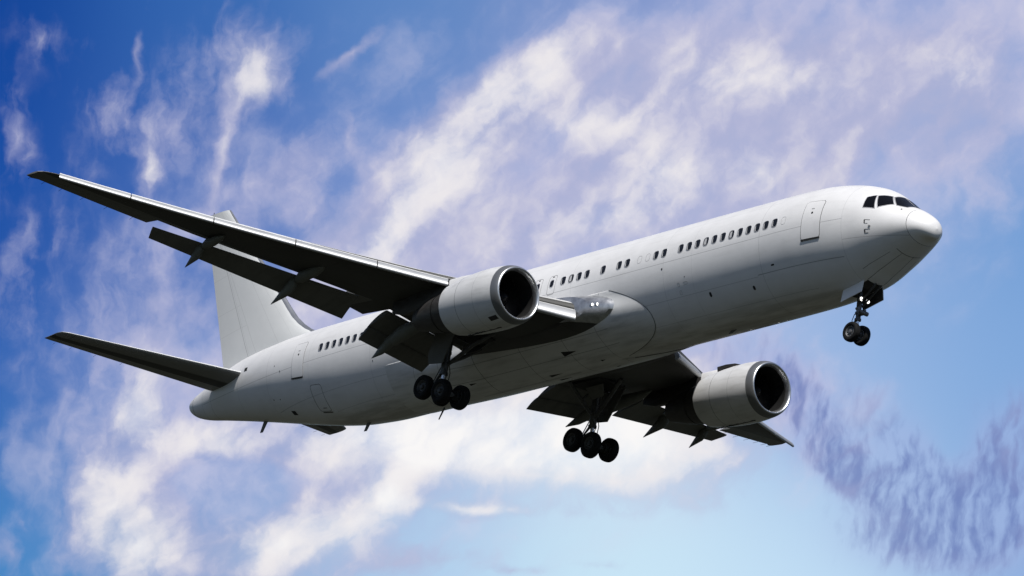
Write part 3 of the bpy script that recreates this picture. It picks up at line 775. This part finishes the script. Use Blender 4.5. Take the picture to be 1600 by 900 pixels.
# ---------------------------------------------------------------- wings
def zwing(y): a = max(abs(y) - 2.5, 0); return -1.55 + .12 * a + .0018 * a * a
def LEx(y):
    y = abs(y)
    if y < 3.3: return np.interp(y, [1.2, 2.55, 3.0, 3.06, 3.3], [16.9, 18.25, 19.35, 20.15, 20.32])
    return 20.32 + .675 * (y - 3.3)
def TEx(y): return float(np.interp(abs(y), [0, 8.2, 18.2, 23.7], [31.05, 31.15, 33.55, 35.55]))
def foil(n, t, t0=0., camb=.015, xm=1.0):
    """closed loop, upper surface from xm to the nose, then lower back; blunt where cut"""
    X = [xm * (1 - math.cos(PI / 2 * k / n)) if False else xm * (1 - math.sin(PI / 2 * k / n)) for k in range(n + 1)]   # xm .. 0
    X = [xm * (math.cos(PI * k / n) + 1) / 2 for k in range(n + 1)]
    T = lambda x: 5 * t * (.2969 * math.sqrt(max(x, 0)) - .126 * x - .3516 * x * x + .2843 * x ** 3 - .1015 * x ** 4) + t0
    Cm = lambda x: camb * 4 * x * (1 - x)
    up_ = [(x, Cm(x) + T(x)) for x in X]; lo = [(x, Cm(x) - T(x)) for x in X[::-1][1:]]
    return up_ + lo
def wing_sec(y, xm_abs=None, dle=.16, side=1, n=22):
    le = LEx(y) + dle; te = TEx(y); c = te - le
    t = float(np.interp(y, [1, 5, 9, 23.7], [.135, .125, .11, .085]))
    xm = 1.0 if xm_abs is None else (xm_abs - le) / c
    tw = float(np.interp(y, [1, 9, 23.7], [.035, .012, -.02])); z0 = zwing(y)
    return [(le + x * c, side * y, z0 + z * c - (x - .3) * c * tw) for x, z in foil(n, t, .002, .012, xm)]
GAPX = lambda y: float(np.interp(y, [2.5, 7.41, 9.61, 11.82, 16.64, 18.3], [28.5, 28.55, 29.10, 30.0, 32.12, 32.75]))
FL = lambda y: np.array([np.interp(y, [9.05, 9.56, 11.82, 15.34, 18.3], [28.98, 29.16, 30.06, 31.66, 32.98]), y, np.interp(y, [9.05, 9.56, 11.82, 15.34, 18.3], [-.92, -.88, -.56, .02, .47])])
wings = {}
for side in (1, -1):
    b_ = MB(); S = []
    for y in (1.2, 2.0, 2.55, 3.0, 3.06, 4.2, 5.5, 6.6, 7.4): S.append(wing_sec(y, GAPX(y) - .02, side=side))
    S.append(wing_sec(7.42, 30.55, side=side)); S.append(wing_sec(8.2, 30.60, side=side)); S.append(wing_sec(8.98, 30.80, side=side))
    for y in (9.0, 10, 11.8, 13.5, 15, 16.6, 18.22): S.append(wing_sec(y, GAPX(y) - .03, side=side))
    for y in (18.24, 19.5, 21, 22.4, 23.25): S.append(wing_sec(y, None, side=side))
    for k, (dy, fr) in enumerate(((23.5, .10), (23.68, .28), (23.78, .55))):                 # rounded tip
        s0 = wing_sec(23.25, None, side=side); le = LEx(dy) + .16; te = 35.62
        x0 = le + (te - le) * fr * .55
        zs = np.array(s0); xr = (zs[:, 0] - zs[:, 0].min()) / np.ptp(zs[:, 0]); zc = zwing(dy)
        S.append([(x0 + r_ * (te - x0), side * dy, zc + (z_ - zwing(23.25)) * (1 - fr) ** .6) for r_, z_ in zip(xr, zs[:, 2])])
    nn_ = len(S[0])
    def wm(i, j, nn_=nn_):
        mid = (nn_ - 1) // 2
        if i < 4 and j > mid - 9 and j <= mid + 4: return m_glove
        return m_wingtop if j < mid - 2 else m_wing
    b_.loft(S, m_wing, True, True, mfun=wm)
    w = part(b_, 'wing', ang=25); wings[side] = w
    setlab(w, 'near wing reaching up to the left with dark underside' if side > 0 else 'far wing seen beyond the belly and right engine')
    # slats: separate nose segments run forward and down
    def slat_sec(y, side=side):
        k = float(np.interp(y, [3, 8, 23.3], [1.6, 1.05, .68])); le = 20.32 + .675 * (y - 3.3); z0 = zwing(y) - .10 * k
        d = np.array([math.cos(R(34)), -math.sin(R(34))])                                   # aft direction across the swept edge
        prof = [(.70, .275), (.54, .245), (.40, .185), (.26, .095), (.14, -.01), (.06, -.10), (.02, -.165), (.0, -.22), (.005, -.26), (.03, -.295), (.08, -.315), (.14, -.30), (.13, -.22), (.19, -.09), (.3, .04), (.45, .15), (.64, .235)]
        out = []
        for a, h in prof: 
            q_ = (a - .20) * k; out.append((le + q_ * d[0], side * (y + q_ * d[1]), z0 + h * k))
        return out
    def sm(i, j): return m_slatp if j < 3 or j > 14 else m_metal
    joints = [3.35, 6.9, None, 8.05, 10.81, 13.99, 17.18, 20.41, 23.2]
    for a, c in ((3.08, 6.95), (8.05, 10.79), (10.83, 13.97), (14.01, 17.16), (17.20, 20.39), (20.43, 23.2 if side > 0 else 23.9)):
        s_ = MB(); N_ = 6; s_.loft([slat_sec(a + (c - a) * k / N_) for k in range(N_ + 1)], m_metal, mfun=sm)
        part(s_, 'slat', ang=40)
    # outboard flap, a single slotted panel
    def flap_sec(y, side=side, L=None, T=None):
        le = FL(y)
        te = np.array([np.interp(y, [9.05, 18.3], [30.62, 33.72]), y - np.interp(y, [9.05, 18.3], [.50, .34]), np.interp(y, [9.05, 18.3], [-1.62, .17])])
        return airf(le, te, .13, side)
    def airf(le, te, t, side, n=10, camb=.03):
        le = np.array(le, float); te = np.array(te, float); c = np.linalg.norm(te - le); d = (te - le) / c; upv = np.array([0, 0, 1.]) - d * d[2]; upv /= np.linalg.norm(upv)
        o_ = []
        for x, z in foil(n, t, .002, camb): 
            p = le + d * x * c + upv * z * c; o_.append((p[0], p[1] * side, p[2]))
        return o_
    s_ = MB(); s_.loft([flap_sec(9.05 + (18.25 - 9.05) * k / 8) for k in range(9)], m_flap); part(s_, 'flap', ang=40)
    # inboard flap: two slotted elements
    yi = (3.35, 7.35)
    zi = lambda y: np.interp(y, [2.7, 7.4], [-1.82, -1.24])
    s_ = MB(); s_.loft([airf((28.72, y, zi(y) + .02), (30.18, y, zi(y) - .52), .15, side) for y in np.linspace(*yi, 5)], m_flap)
    fo = part(s_, 'flap', ang=40); setlab(fo, 'inboard flap, forward element')
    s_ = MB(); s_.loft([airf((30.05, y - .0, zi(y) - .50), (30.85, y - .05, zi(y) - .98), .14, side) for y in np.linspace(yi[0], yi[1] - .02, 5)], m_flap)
    fo = part(s_, 'flap', ang=40); setlab(fo, 'inboard flap, drooped aft element')
    # flap track fairings: a canoe under the wing and a pointed tail carried by the flap
    def canoe(pts, name='flap_fairing'):
        s_ = MB(); rows = []
        for (x, y, z, rw_, rh) in pts:
            rows.append([(x, side * (y + rw_ * math.cos(t)), z + rh * math.sin(t)) for t in [2 * PI * k / 18 for k in range(18)]])
        s_.loft(rows, m_canoe); return part(s_, name, ang=50)
    for y, x0, z0, x1, z1, sc in ((16.0, 30.35, .18, 33.2, -.80, .85), (11.8, 28.0, -.52, 31.9, -1.62, 1.0)):
        xm = GAPX(y); zm_ = zwing(y) - .42 * sc
        canoe([(x0, y, zwing(y) - .20, .02, .02), (x0 + .25, y, zwing(y) - .26, .16 * sc, .14), (x0 + .8, y, zwing(y) - .32, .25 * sc, .26 * sc), (xm - .2, y, zm_ + .02, .25 * sc, .27 * sc), (xm + .10, y, zm_ - .04, .16 * sc, .16 * sc)])
        xb = xm + .20
        canoe([(xb - .05, y + .02, zm_ - .12, .12 * sc, .16 * sc), (xb + .12, y, zm_ - .20, .21 * sc, .36 * sc), (xb + .30, y, zm_ - .30, .21 * sc, .40 * sc), (x1, y, z1, .015, .02)])
    y = 6.35
    canoe([(25.6, y + .3, -1.72, .03, .03), (26.3, y + .3, -1.84, .22, .20), (27.4, y + .2, -1.98, .30, .32), (28.7, y + .1, -2.12, .32, .38), (29.2, y + .05, -2.25, .25, .34)])
    canoe([(29.1, y, -2.10, .20, .26), (29.7, y - .05, -2.30, .24, .32), (30.3, y - .12, -2.52, .16, .26), (31.15, y - .22, -2.78, .015, .02)])
    # static wicks on the outer trailing edge
    s_ = MB()
    for y in (18.9, 20.1, 21.2, 22.2, 23.0, 23.6): s_.tube([(TEx(y) - .05, side * y, zwing(y) - .01), (TEx(y) + .28, side * (y - .05), zwing(y) - .03)], .008, m_seam, 5)
    part(s_, 'static_wick')

# landing lights in the wing roots
for side in (1, -1):
    s_ = MB()
    for k in (0, 1): s_.lathe((19.02 + .24 * k, side * (2.80 + .10 * k), -1.36), [(-.01, .07), (0, .075), (.10, .075)], m_lip, 20, 0, cap0=False)
    ll = part(s_, 'landing_light')
    t_ = MB()
    for k in (0, 1): t_.lathe((18.99 + .24 * k, side * (2.80 + .10 * k), -1.36), [(0, .001), (0, .06), (.01, .06)], m_lamp, 16, 0)
    part(t_, 'bulb', ll)

# ---------------------------------------------------------------- engines
EX, EZ, EY = 18.43, -2.47, 7.92
for side in (1, -1):
    C_ = (0, side * EY, EZ); n0_ = len(bpy.data.objects)
    s_ = MB(); s_.lathe(C_, [(EX + .42, 1.285), (EX + .8, 1.325), (EX + 1.3, 1.355), (EX + 2.0, 1.35), (EX + 2.7, 1.315), (EX + 3.4, 1.25), (EX + 4.0, 1.17), (EX + 4.25, 1.125), (EX + 4.25, 1.10), (EX + 3.6, 1.12), (EX + 2.6, 1.15)], m_cowl, 96,
                          mfun=lambda i, j: m_cowl if i < 8 else m_core)
    eng = part(s_, 'engine'); setlab(eng, 'near engine hung under the upper-left wing' if side > 0 else 'far engine seen below the belly')
    s_ = MB(); L = []
    for k in range(15):                                            # nose lip, outer to inner
        a = PI * k / 14
        L.append((EX + .0 + (.42 if k == 0 else 0) * 0 + .20 * (1 - math.sin(a)) , 1.165 + .06 * math.cos(a)))
    L = [(EX + .425, 1.287), (EX + .30, 1.268), (EX + .18, 1.238), (EX + .09, 1.205), (EX + .035, 1.172), (EX + .006, 1.145), (EX, 1.122), (EX + .01, 1.098), (EX + .045, 1.07), (EX + .11, 1.042), (EX + .20, 1.022), (EX + .28, 1.012)]
    s_.lathe(C_, L, m_lip, 96, mfun=lambda i, j: m_lipo if i < 4 else m_lip); part(s_, 'inlet_lip', eng, ang=60)
    s_ = MB(); s_.lathe(C_, [(EX + .275, 1.013), (EX + .6, 1.02), (EX + 1.1, 1.06), (EX + 1.55, 1.10)], m_duct, 80); part(s_, 'inlet_duct', eng)
    s_ = MB()
    for k in range(38):
        a = 2 * PI * k / 38; rows = []
        for r_, tw, ch in ((.36, .35, .20), (.7, .75, .24), (1.085, 1.05, .28)):
            u_ = np.array([0, math.cos(a), math.sin(a)]); v_ = np.array([0, -math.sin(a), math.cos(a)]); ax = np.array([1., 0, 0])
            c_ = np.array([EX + 1.35, side * EY, EZ]) + u_ * r_ * 1.05; dd = ax * math.cos(tw) + v_ * math.sin(tw); nn2 = np.cross(dd, u_)
            rows.append([tuple(c_ + dd * ch * q1 / 2 + nn2 * q2) for q1, q2 in ((-1, 0), (0, .012), (1, 0), (0, -.012))])
        s_.loft(rows, m_fan)
    s_.lathe(C_, [(EX + 1.55, 1.09), (EX + 1.56, .3)], m_seam, 48)
    part(s_, 'fan', eng)
    s_ = MB(); s_.lathe(C_, [(EX + .80, .004), (EX + .84, .06), (EX + .95, .15), (EX + 1.15, .27), (EX + 1.4, .37), (EX + 1.6, .38)], m_fan, 40); part(s_, 'spinner', eng)
    s_ = MB(); s_.lathe(C_, [(EX + 3.3, .98), (EX + 4.3, .95), (EX + 4.9, .90), (EX + 5.2, .84)], m_core, 64); s_.lathe(C_, [(EX + 5.2, .86), (EX + 5.9, .74), (EX + 6.6, .58), (EX + 6.95, .50), (EX + 6.9, .47), (EX + 6.3, .5)], m_core, 64); part(s_, 'exhaust_nozzle', eng)
    s_ = MB(); s_.lathe(C_, [(EX + 6.2, .36), (EX + 6.9, .26), (EX + 7.5, .10), (EX + 7.7, .01)], m_core, 40); part(s_, 'exhaust_plug', eng)
    # ventilation plate low on the cowl side
    s_ = MB()
    for k in range(1 if side > 0 else 0):
        t0, t1 = R(-66), R(-56)
        rr_ = lambda x: np.interp(x, [EX + .42, EX + .8, EX + 1.3], [1.285 * 1.06, 1.325 * 1.06, 1.355 * 1.06]) + .006
        s_.grid([[(x, side * EY + rr_(x) * math.cos(t), EZ + rr_(x) * math.sin(t)) for t in np.linspace(t0, t1, 5)] for x in np.linspace(EX + .55, EX + 1.05, 5)], m_core)
    if side > 0: part(s_, 'vent_plate', eng)
    # keel strakes and latches beneath the cowl
    s_ = MB(); s_.box((EX + 2.2, side * EY, EZ - 1.43), (2.4, .05, .03), m_seam)
    for k in range(5): s_.box((EX + 1.2 + .5 * k, side * EY + .03, EZ - 1.44 + .005 * k), (.16, .05, .04), m_core)
    part(s_, 'cowl_latch', eng)
    # pylon
    s_ = MB(); rows = []
    for x, zt, zb, hw in ((19.9, -1.13, -1.20, .02), (20.4, -1.06, -1.3, .13), (21.2, -.98, -1.5, .19), (22.4, -.92, -1.6, .22), (23.3, -.92, -1.6, .23), (24.3, -1.0, -1.75, .23), (25.4, -1.1, -2.0, .20), (26.6, -1.2, -2.02, .14), (27.6, -1.2, -1.75, .03)):
        rows.append([(x, side * (EY + hw * cx), zt + (zb - zt) * cz) for cx, cz in ((-1, .12), (-.75, .02), (0, 0), (.75, .02), (1, .12), (1, .9), (.7, 1), (-.7, 1), (-1, .9))])
    s_.loft(rows, m_cowl if False else m_white, mfun=lambda i, j: m_white if i < 4 else m_core); part(s_, 'pylon', eng, ang=40)
    # nacelle strake on the inboard shoulder, its shading painted in as dark colour
    s_ = MB(); t = R(58); ca, sa = math.cos(t), math.sin(t)
    P3 = [(EX + 1.5, 1.42), (EX + 1.9, 1.55), (EX + 2.5, 1.60), (EX + 3.1, 1.58), (EX + 3.2, 1.30)]
    s_.slab([(x, side * (EY - r_ * ca), EZ + r_ * sa) for x, r_ in P3], (0, .02 * sa * side, .02 * ca), m_core); part(s_, 'nacelle_strake', eng, smooth=False)

# ---------------------------------------------------------------- tail
def zfoil_loft(secs, t, m, mfun=None, n=16):                       # vertical sections: (z, xle, xte)
    b_ = MB(); rows = []
    for z, a, c, tt in secs:
        ch = c - a; rows.append([(a + x * ch, y * ch, z) for x, y in foil(n, tt, .0012, 0)])
    b_.loft(rows, m, mfun=mfun); return b_
FS = []
for z, a in ((1.6, 43.4), (2.3, 43.55), (2.55, 43.75), (2.75, 44.1), (2.92, 44.5), (3.3, 45.15), (3.79, 45.80), (4.4, 46.42), (5.14, 47.12), (7, 48.93), (9, 50.89), (10.6, 52.45), (10.95, 52.78), (11.0, 52.85)):
    te = 51.50 + .362 * (z - 1.6)
    FS.append((z, a, te if z < 10.95 else te - .05, .105 if z > 3 else .085 + .02 * (z - 1.6) / 1.4))
k_ = len(foil(16, .1))
def fmf(i, j, k_=k_): return m_finedge if 14 <= j <= 17 else m_fin
b_ = zfoil_loft(FS, .1, m_fin, mfun=fmf)
fin = part(b_, 'vertical_stabiliser', ang=40)
b_ = MB()
for z in (9.2, 10.2, 10.9): b_.tube([(51.5 + .362 * (z - 1.6) - .03, 0, z), (51.5 + .362 * (z - 1.6) + .3, 0, z + .02)], .008, m_seam, 5)
b_.tube([(54.3, 0, 11.0), (54.3, 0, 11.14)], .02, m_seam, 6)
part(b_, 'static_wick')
for side in (1, -1):
    S = []
    for y in (.5, 1.0, 1.6, 3.5, 5.5, 7.5, 9.0, 9.25, 9.33):
        le = float(np.interp(y, [.5, 1.0, 9.0, 9.25, 9.33], [47.3, 47.62, 52.72, 52.95, 53.3])); te = float(np.interp(y, [.5, 9.33], [50.85, 54.42])); z0 = .58 + .117 * (y - 1)
        t = .105 if y < 9.1 else (.07 if y < 9.3 else .02); ch = te - le; tw = .075
        S.append([(le + x * ch, side * y, z0 + z * ch - (x - .5) * ch * tw) for x, z in foil(18, t, .0015, -.01)])
    k2 = len(S[0])
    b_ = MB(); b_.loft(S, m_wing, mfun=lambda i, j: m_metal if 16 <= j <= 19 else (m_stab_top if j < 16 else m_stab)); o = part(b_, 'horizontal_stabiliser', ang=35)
    setlab(o, 'near tailplane reaching left from the tail cone' if side > 0 else 'far tailplane, only its tip showing under the rear fuselage')
    b_ = MB()
    for y in (5.5, 6.8, 8.0, 8.8): te = float(np.interp(y, [.5, 9.33], [50.85, 54.42])); b_.tube([(te - .03, side * y, .55 + .117 * (y - 1) - .1), (te + .22, side * (y - .03), .55 + .117 * (y - 1) - .13)], .007, m_seam, 5)
    part(b_, 'static_wick')
# blade antennas and drain mast on the belly
for x, z, h, w_ in ((47.4, None, .55, .34), (38.8, None, .40, .30), (12.5, None, .12, .4)):
    zb = ev(2, x); b_ = MB()
    b_.slab([(x - w_ / 2, -.02, zb + .05), (x + w_ / 2, -.02, zb + .05), (x + w_ / 2 + .22, -.02, zb - h), (x + w_ / 2 + .02, -.02, zb - h)], (0, .04, 0), m_flap); part(b_, 'antenna', smooth=False)
b_ = MB(); b_.tube([(33.0, 0, -3.2), (33.35, 0, -3.75)], [.05, .03], m_strut, 8); part(b_, 'drain_mast')

# ---------------------------------------------------------------- landing gear
def rot_y(p, a):                                                   # pitch about the lateral axis, + = nose of the beam down
    c, s = math.cos(a), math.sin(a); return (p[0] * c - p[2] * s * 1, p[1], p[2] * c + p[0] * s)
def wheel(c, r, w, out, m_r=None):
    m_r = m_r or m_rimd
    h = w / 2; P = [(-h * .72, r * .56), (-h * .95, r * .66), (-h, r * .80), (-h * .9, r * .91), (-h * .66, r * .975), (-h * .52, r * .985), (-h * .5, r * .97), (-h * .45, r * .992), (-h * .17, r), (-h * .15, r * .985), (-h * .11, r * .985), (-h * .09, r)]
    P = P + [(-a, b2) for a, b2 in P[::-1]]
    s_ = MB(); s_.lathe(c, P, m_tyre, 48, 1); o = part(s_, 'wheel', ang=40)
    s_ = MB(); Q = [(-h * .72, r * .57), (-h * .80, r * .54), (-h * .62, r * .47), (-h * .40, r * .36), (-h * .42, r * .22), (-h * .75, r * .19), (-h * .82, r * .12), (-h * .82, .003)]
    s_.lathe(c, Q, m_r, 32, 1); s_.lathe(c, [(-a, b2) for a, b2 in Q], m_r, 32, 1)
    for k in range(9):
        a = 2 * PI * k / 9
        for sg in (-1, 1): s_.lathe((c[0] + r * .40 * math.cos(a), c[1] + sg * h * .44, c[2] + r * .40 * math.sin(a)), [(-.02, .035), (.02, .035)], m_dark, 8, 1, cap0=True, cap1=True)
    part(s_, 'rim', o)
    return o
GX, GZ = 27.37, -4.73; TILT = R(17)
for side in (1, -1):
    gy = side * 4.68
    for dx_ in (-.71, .71):
        for dy_ in (-.57, .57):
            p = rot_y((dx_, 0, 0), TILT); wheel((GX + p[0], gy + dy_, GZ + p[2]), .59, .42, dy_)
    s_ = MB()
    s_.tube([(GX + .04, gy, GZ), (GX + .02, gy, -3.75)], .095, m_chrome, 18)
    s_.tube([(GX + .03, gy, -3.8), (GX - .02, gy, -3.3), (GX - .1, gy - side * .02, -2.3), (GX - .15, gy, -1.5)], [.17, .185, .20, .24], m_strut, 20)
    s_.tube([(GX + .03, gy, -3.86), (GX + .03, gy, -3.74)], .21, m_strut, 20)
    for zz in (-3.2, -2.75): s_.tube([(GX - .06, gy, zz), (GX - .06, gy, zz - .09)], .225, m_strut, 18)
    s_.tube([(GX + .02, gy - .25, -3.3), (GX - .5, gy - side * .1, -3.18)], .05, m_strut, 8)
    gear = part(s_, 'main_landing_gear'); setlab(gear, 'near main gear leg below the wing root' if side > 0 else 'far main gear leg hanging below the belly')
    s_ = MB(); a, c = rot_y((-.82, 0, 0), TILT), rot_y((.82, 0, 0), TILT)
    s_.tube([(GX + a[0], gy, GZ + a[2]), (GX, gy, GZ), (GX + c[0], gy, GZ + c[2])], [.10, .16, .10], m_strut, 14)
    for dx_ in (-.71, .71): p = rot_y((dx_, 0, 0), TILT); s_.tube([(GX + p[0], gy - .5, GZ + p[2]), (GX + p[0], gy + .5, GZ + p[2])], .08, m_strut, 12)
    for dx_ in (-.71, .71):
        p = rot_y((dx_, 0, 0), TILT)
        for sg in (-1, 1): s_.tube([(GX + p[0], gy + sg * .20, GZ + p[2]), (GX + p[0], gy + sg * .36, GZ + p[2])], .22, m_dark, 18)
    part(s_, 'truck_beam', gear)
    s_ = MB()                                                      # torque links aft, with positioner rod and hoses
    s_.tube([(GX + .18, gy, -3.75), (GX + .62, gy, -4.12)], [.07, .045], m_strut, 8); s_.tube([(GX + .62, gy, -4.12), (GX + .2, gy, -4.55)], [.045, .07], m_strut, 8)
    s_.tube([(GX + .12, gy + .12, -3.5), (GX + .75, gy + .12, -4.35)], .025, m_strut, 6)
    s_.tube([(GX - .15, gy + .1, -3.6), (GX - .38, gy + .12, -3.95), (GX - .2, gy + .1, -4.3), (GX - .05, gy + .1, -4.6)], .022, m_seam, 6)
    s_.tube([(GX - .17, gy - .1, -3.3), (GX - .30, gy - .12, -3.8), (GX - .25, gy - .1, -4.2), (GX - .15, gy - .1, -4.6)], .022, m_seam, 6)
    part(s_, 'torque_link', gear)
    s_ = MB()                                                      # drag brace forward, side brace inboard
    s_.tube([(GX - .05, gy, -3.45), (GX - 1.5, gy - side * .35, -2.55), (GX - 2.6, gy - side * .7, -2.05)], [.09, .11, .09], m_strut, 12)
    s_.tube([(GX, gy, -3.35), (GX - .1, gy - side * .95, -2.75), (GX - .2, gy - side * 1.9, -2.1)], [.08, .10, .08], m_strut, 12)
    s_.tube([(GX - .1, gy - side * .95, -2.75), (GX - .6, gy - side * .5, -2.0)], .05, m_strut, 8)
    s_.tube([(GX - 1.5, gy - side * .35, -2.55), (GX - .3, gy - side * .05, -1.95)], .05, m_strut, 8)
    part(s_, 'drag_brace', gear)
    s_ = MB()                                                      # door carried on the outboard side of the leg
    P = [(25.95, side * 5.28, -1.92), (27.5, side * 5.28, -1.95), (28.0, side * 5.22, -2.9), (27.95, side * 5.17, -3.38), (26.92, side * 5.16, -3.50)]
    s_.slab(P, (0, side * .05, 0), m_flap); s_.tube([(27.3, side * 5.18, -3.0), (27.32, gy, -3.1)], .04, m_strut, 8)
    part(s_, 'gear_door', gear, smooth=False, bevel=.012)
    s_ = MB()                                                      # hinged fairing door beside the well
    P = [(25.6, side * 3.55, -2.25), (26.9, side * 3.6, -2.25), (26.8, side * 3.95, -2.75), (25.9, side * 3.9, -2.7)]
    s_.slab(P, (0, side * .04, 0), m_flap); part(s_, 'gear_door', gear, smooth=False)
    s_ = MB(); s_.box((26.6, side * 4.1, -2.02 + .0), (2.0, 1.7, .12), m_dark); part(s_, 'wheel_bay', gear, smooth=False)
# nose gear
NX, NZ = 4.53, -4.62
for sg in (1, -1): wheel((NX, sg * .31, NZ), .455, .32, sg, m_rim)
s_ = MB()
s_.tube([(NX, 0, NZ), (NX - .01, 0, -3.9)], .06, m_chrome, 14); s_.tube([(NX - .01, 0, -3.98), (NX - .02, 0, -3.3), (NX - .03, 0, -2.55)], [.11, .12, .13], m_strut, 16)
s_.tube([(NX, -.36, NZ), (NX, .36, NZ)], .06, m_strut, 12)
for zz in (-3.92, -3.62): s_.tube([(NX, 0, zz), (NX, 0, zz - .1)], .15, m_strut, 16)
ng = part(s_, 'nose_landing_gear')
s_ = MB(); s_.tube([(NX - .30, -.26, -3.70), (NX - .30, .26, -3.70)], .10, m_rim, 14); s_.tube([(NX - .30, .26, -3.7), (NX - .30, .34, -3.7)], .07, m_rim, 12); s_.box((NX - .16, 0, -3.7), (.3, .2, .16), m_strut)
s_.tube([(NX - .22, -.2, -3.52), (NX - .05, -.2, -3.52)], .06, m_rim, 10); s_.tube([(NX - .22, .2, -3.52), (NX - .05, .2, -3.52)], .06, m_rim, 10)
part(s_, 'steering_actuator', ng)
s_ = MB(); s_.tube([(NX + .1, 0, -3.98), (NX + .42, 0, -4.2)], [.05, .035], m_strut, 8); s_.tube([(NX + .42, 0, -4.2), (NX + .1, 0, -4.5)], [.035, .05], m_strut, 8)
s_.tube([(NX + .12, .1, -3.7), (NX + .24, .12, -4.0), (NX + .05, .1, -4.4)], .018, m_seam, 6); part(s_, 'torque_link', ng)
s_ = MB(); s_.tube([(NX - .05, .13, -3.35), (NX - 1.15, .16, -2.55)], .05, m_strut, 10); s_.tube([(NX - .05, -.13, -3.35), (NX - 1.15, -.16, -2.55)], .05, m_strut, 10); part(s_, 'drag_brace', ng)
for sg in (1, -1):
    x0, x1 = 3.72, 4.98
    zt0, zt1 = ev(2, x0) + .12, ev(2, x1) + .12
    s_ = MB(); P = [(x0, sg * .56, zt0), (x1, sg * .56, zt1), (x1, sg * .66, zt1 - .62), (x0, sg * .66, zt0 - .60)]
    s_.slab(P, (0, sg * .035, 0), m_white); s_.mi[0] = s_.mid(m_dark); part(s_, 'gear_door', ng, smooth=False)
s_ = MB(); rows = []
for x in np.linspace(3.60, 5.05, 8): rows.append([off(x, -PI / 2 + u, .008) for u in np.linspace(-.22, .22, 9)])
s_.grid(rows, m_dark); part(s_, 'wheel_bay', ng)
s_ = MB()
for x in np.linspace(1.75, 1.80, 2): pass
for sg in (-1, 1):
    s_.grid([[off(x, -PI / 2 + sg * (.225 + dd), .005) for dd in (0, .010)] for x in np.linspace(1.7, 3.6, 12)], m_seam)
    s_.grid([[off(x, -PI / 2 + sg * (.50 + dd), .005) for dd in (0, .008)] for x in np.linspace(2.0, 3.4, 10)], m_seam)
s_.grid([[off(x, -PI / 2 + u, .005) for u in np.linspace(-.5, .5, 13)] for x in (1.68, 1.70)], m_seam)
part(s_, 'nose_gear_bay_door', ng)
for sg in (1, -1):
    s_ = MB(); s_.lathe((NX - .34, sg * .20, -3.12), [(0, .11), (.10, .10), (.14, .05)], m_lip, 20, 0, cap1=True); s_.tube([(NX - .22, sg * .18, -3.12), (NX, 0, -3.12)], .03, m_strut, 6)
    l = part(s_, 'landing_light')
    t_ = MB(); t_.lathe((NX - .345, sg * .20, -3.12), [(0, .001), (0, .085)], m_lamp, 16, 0); part(t_, 'bulb', l)
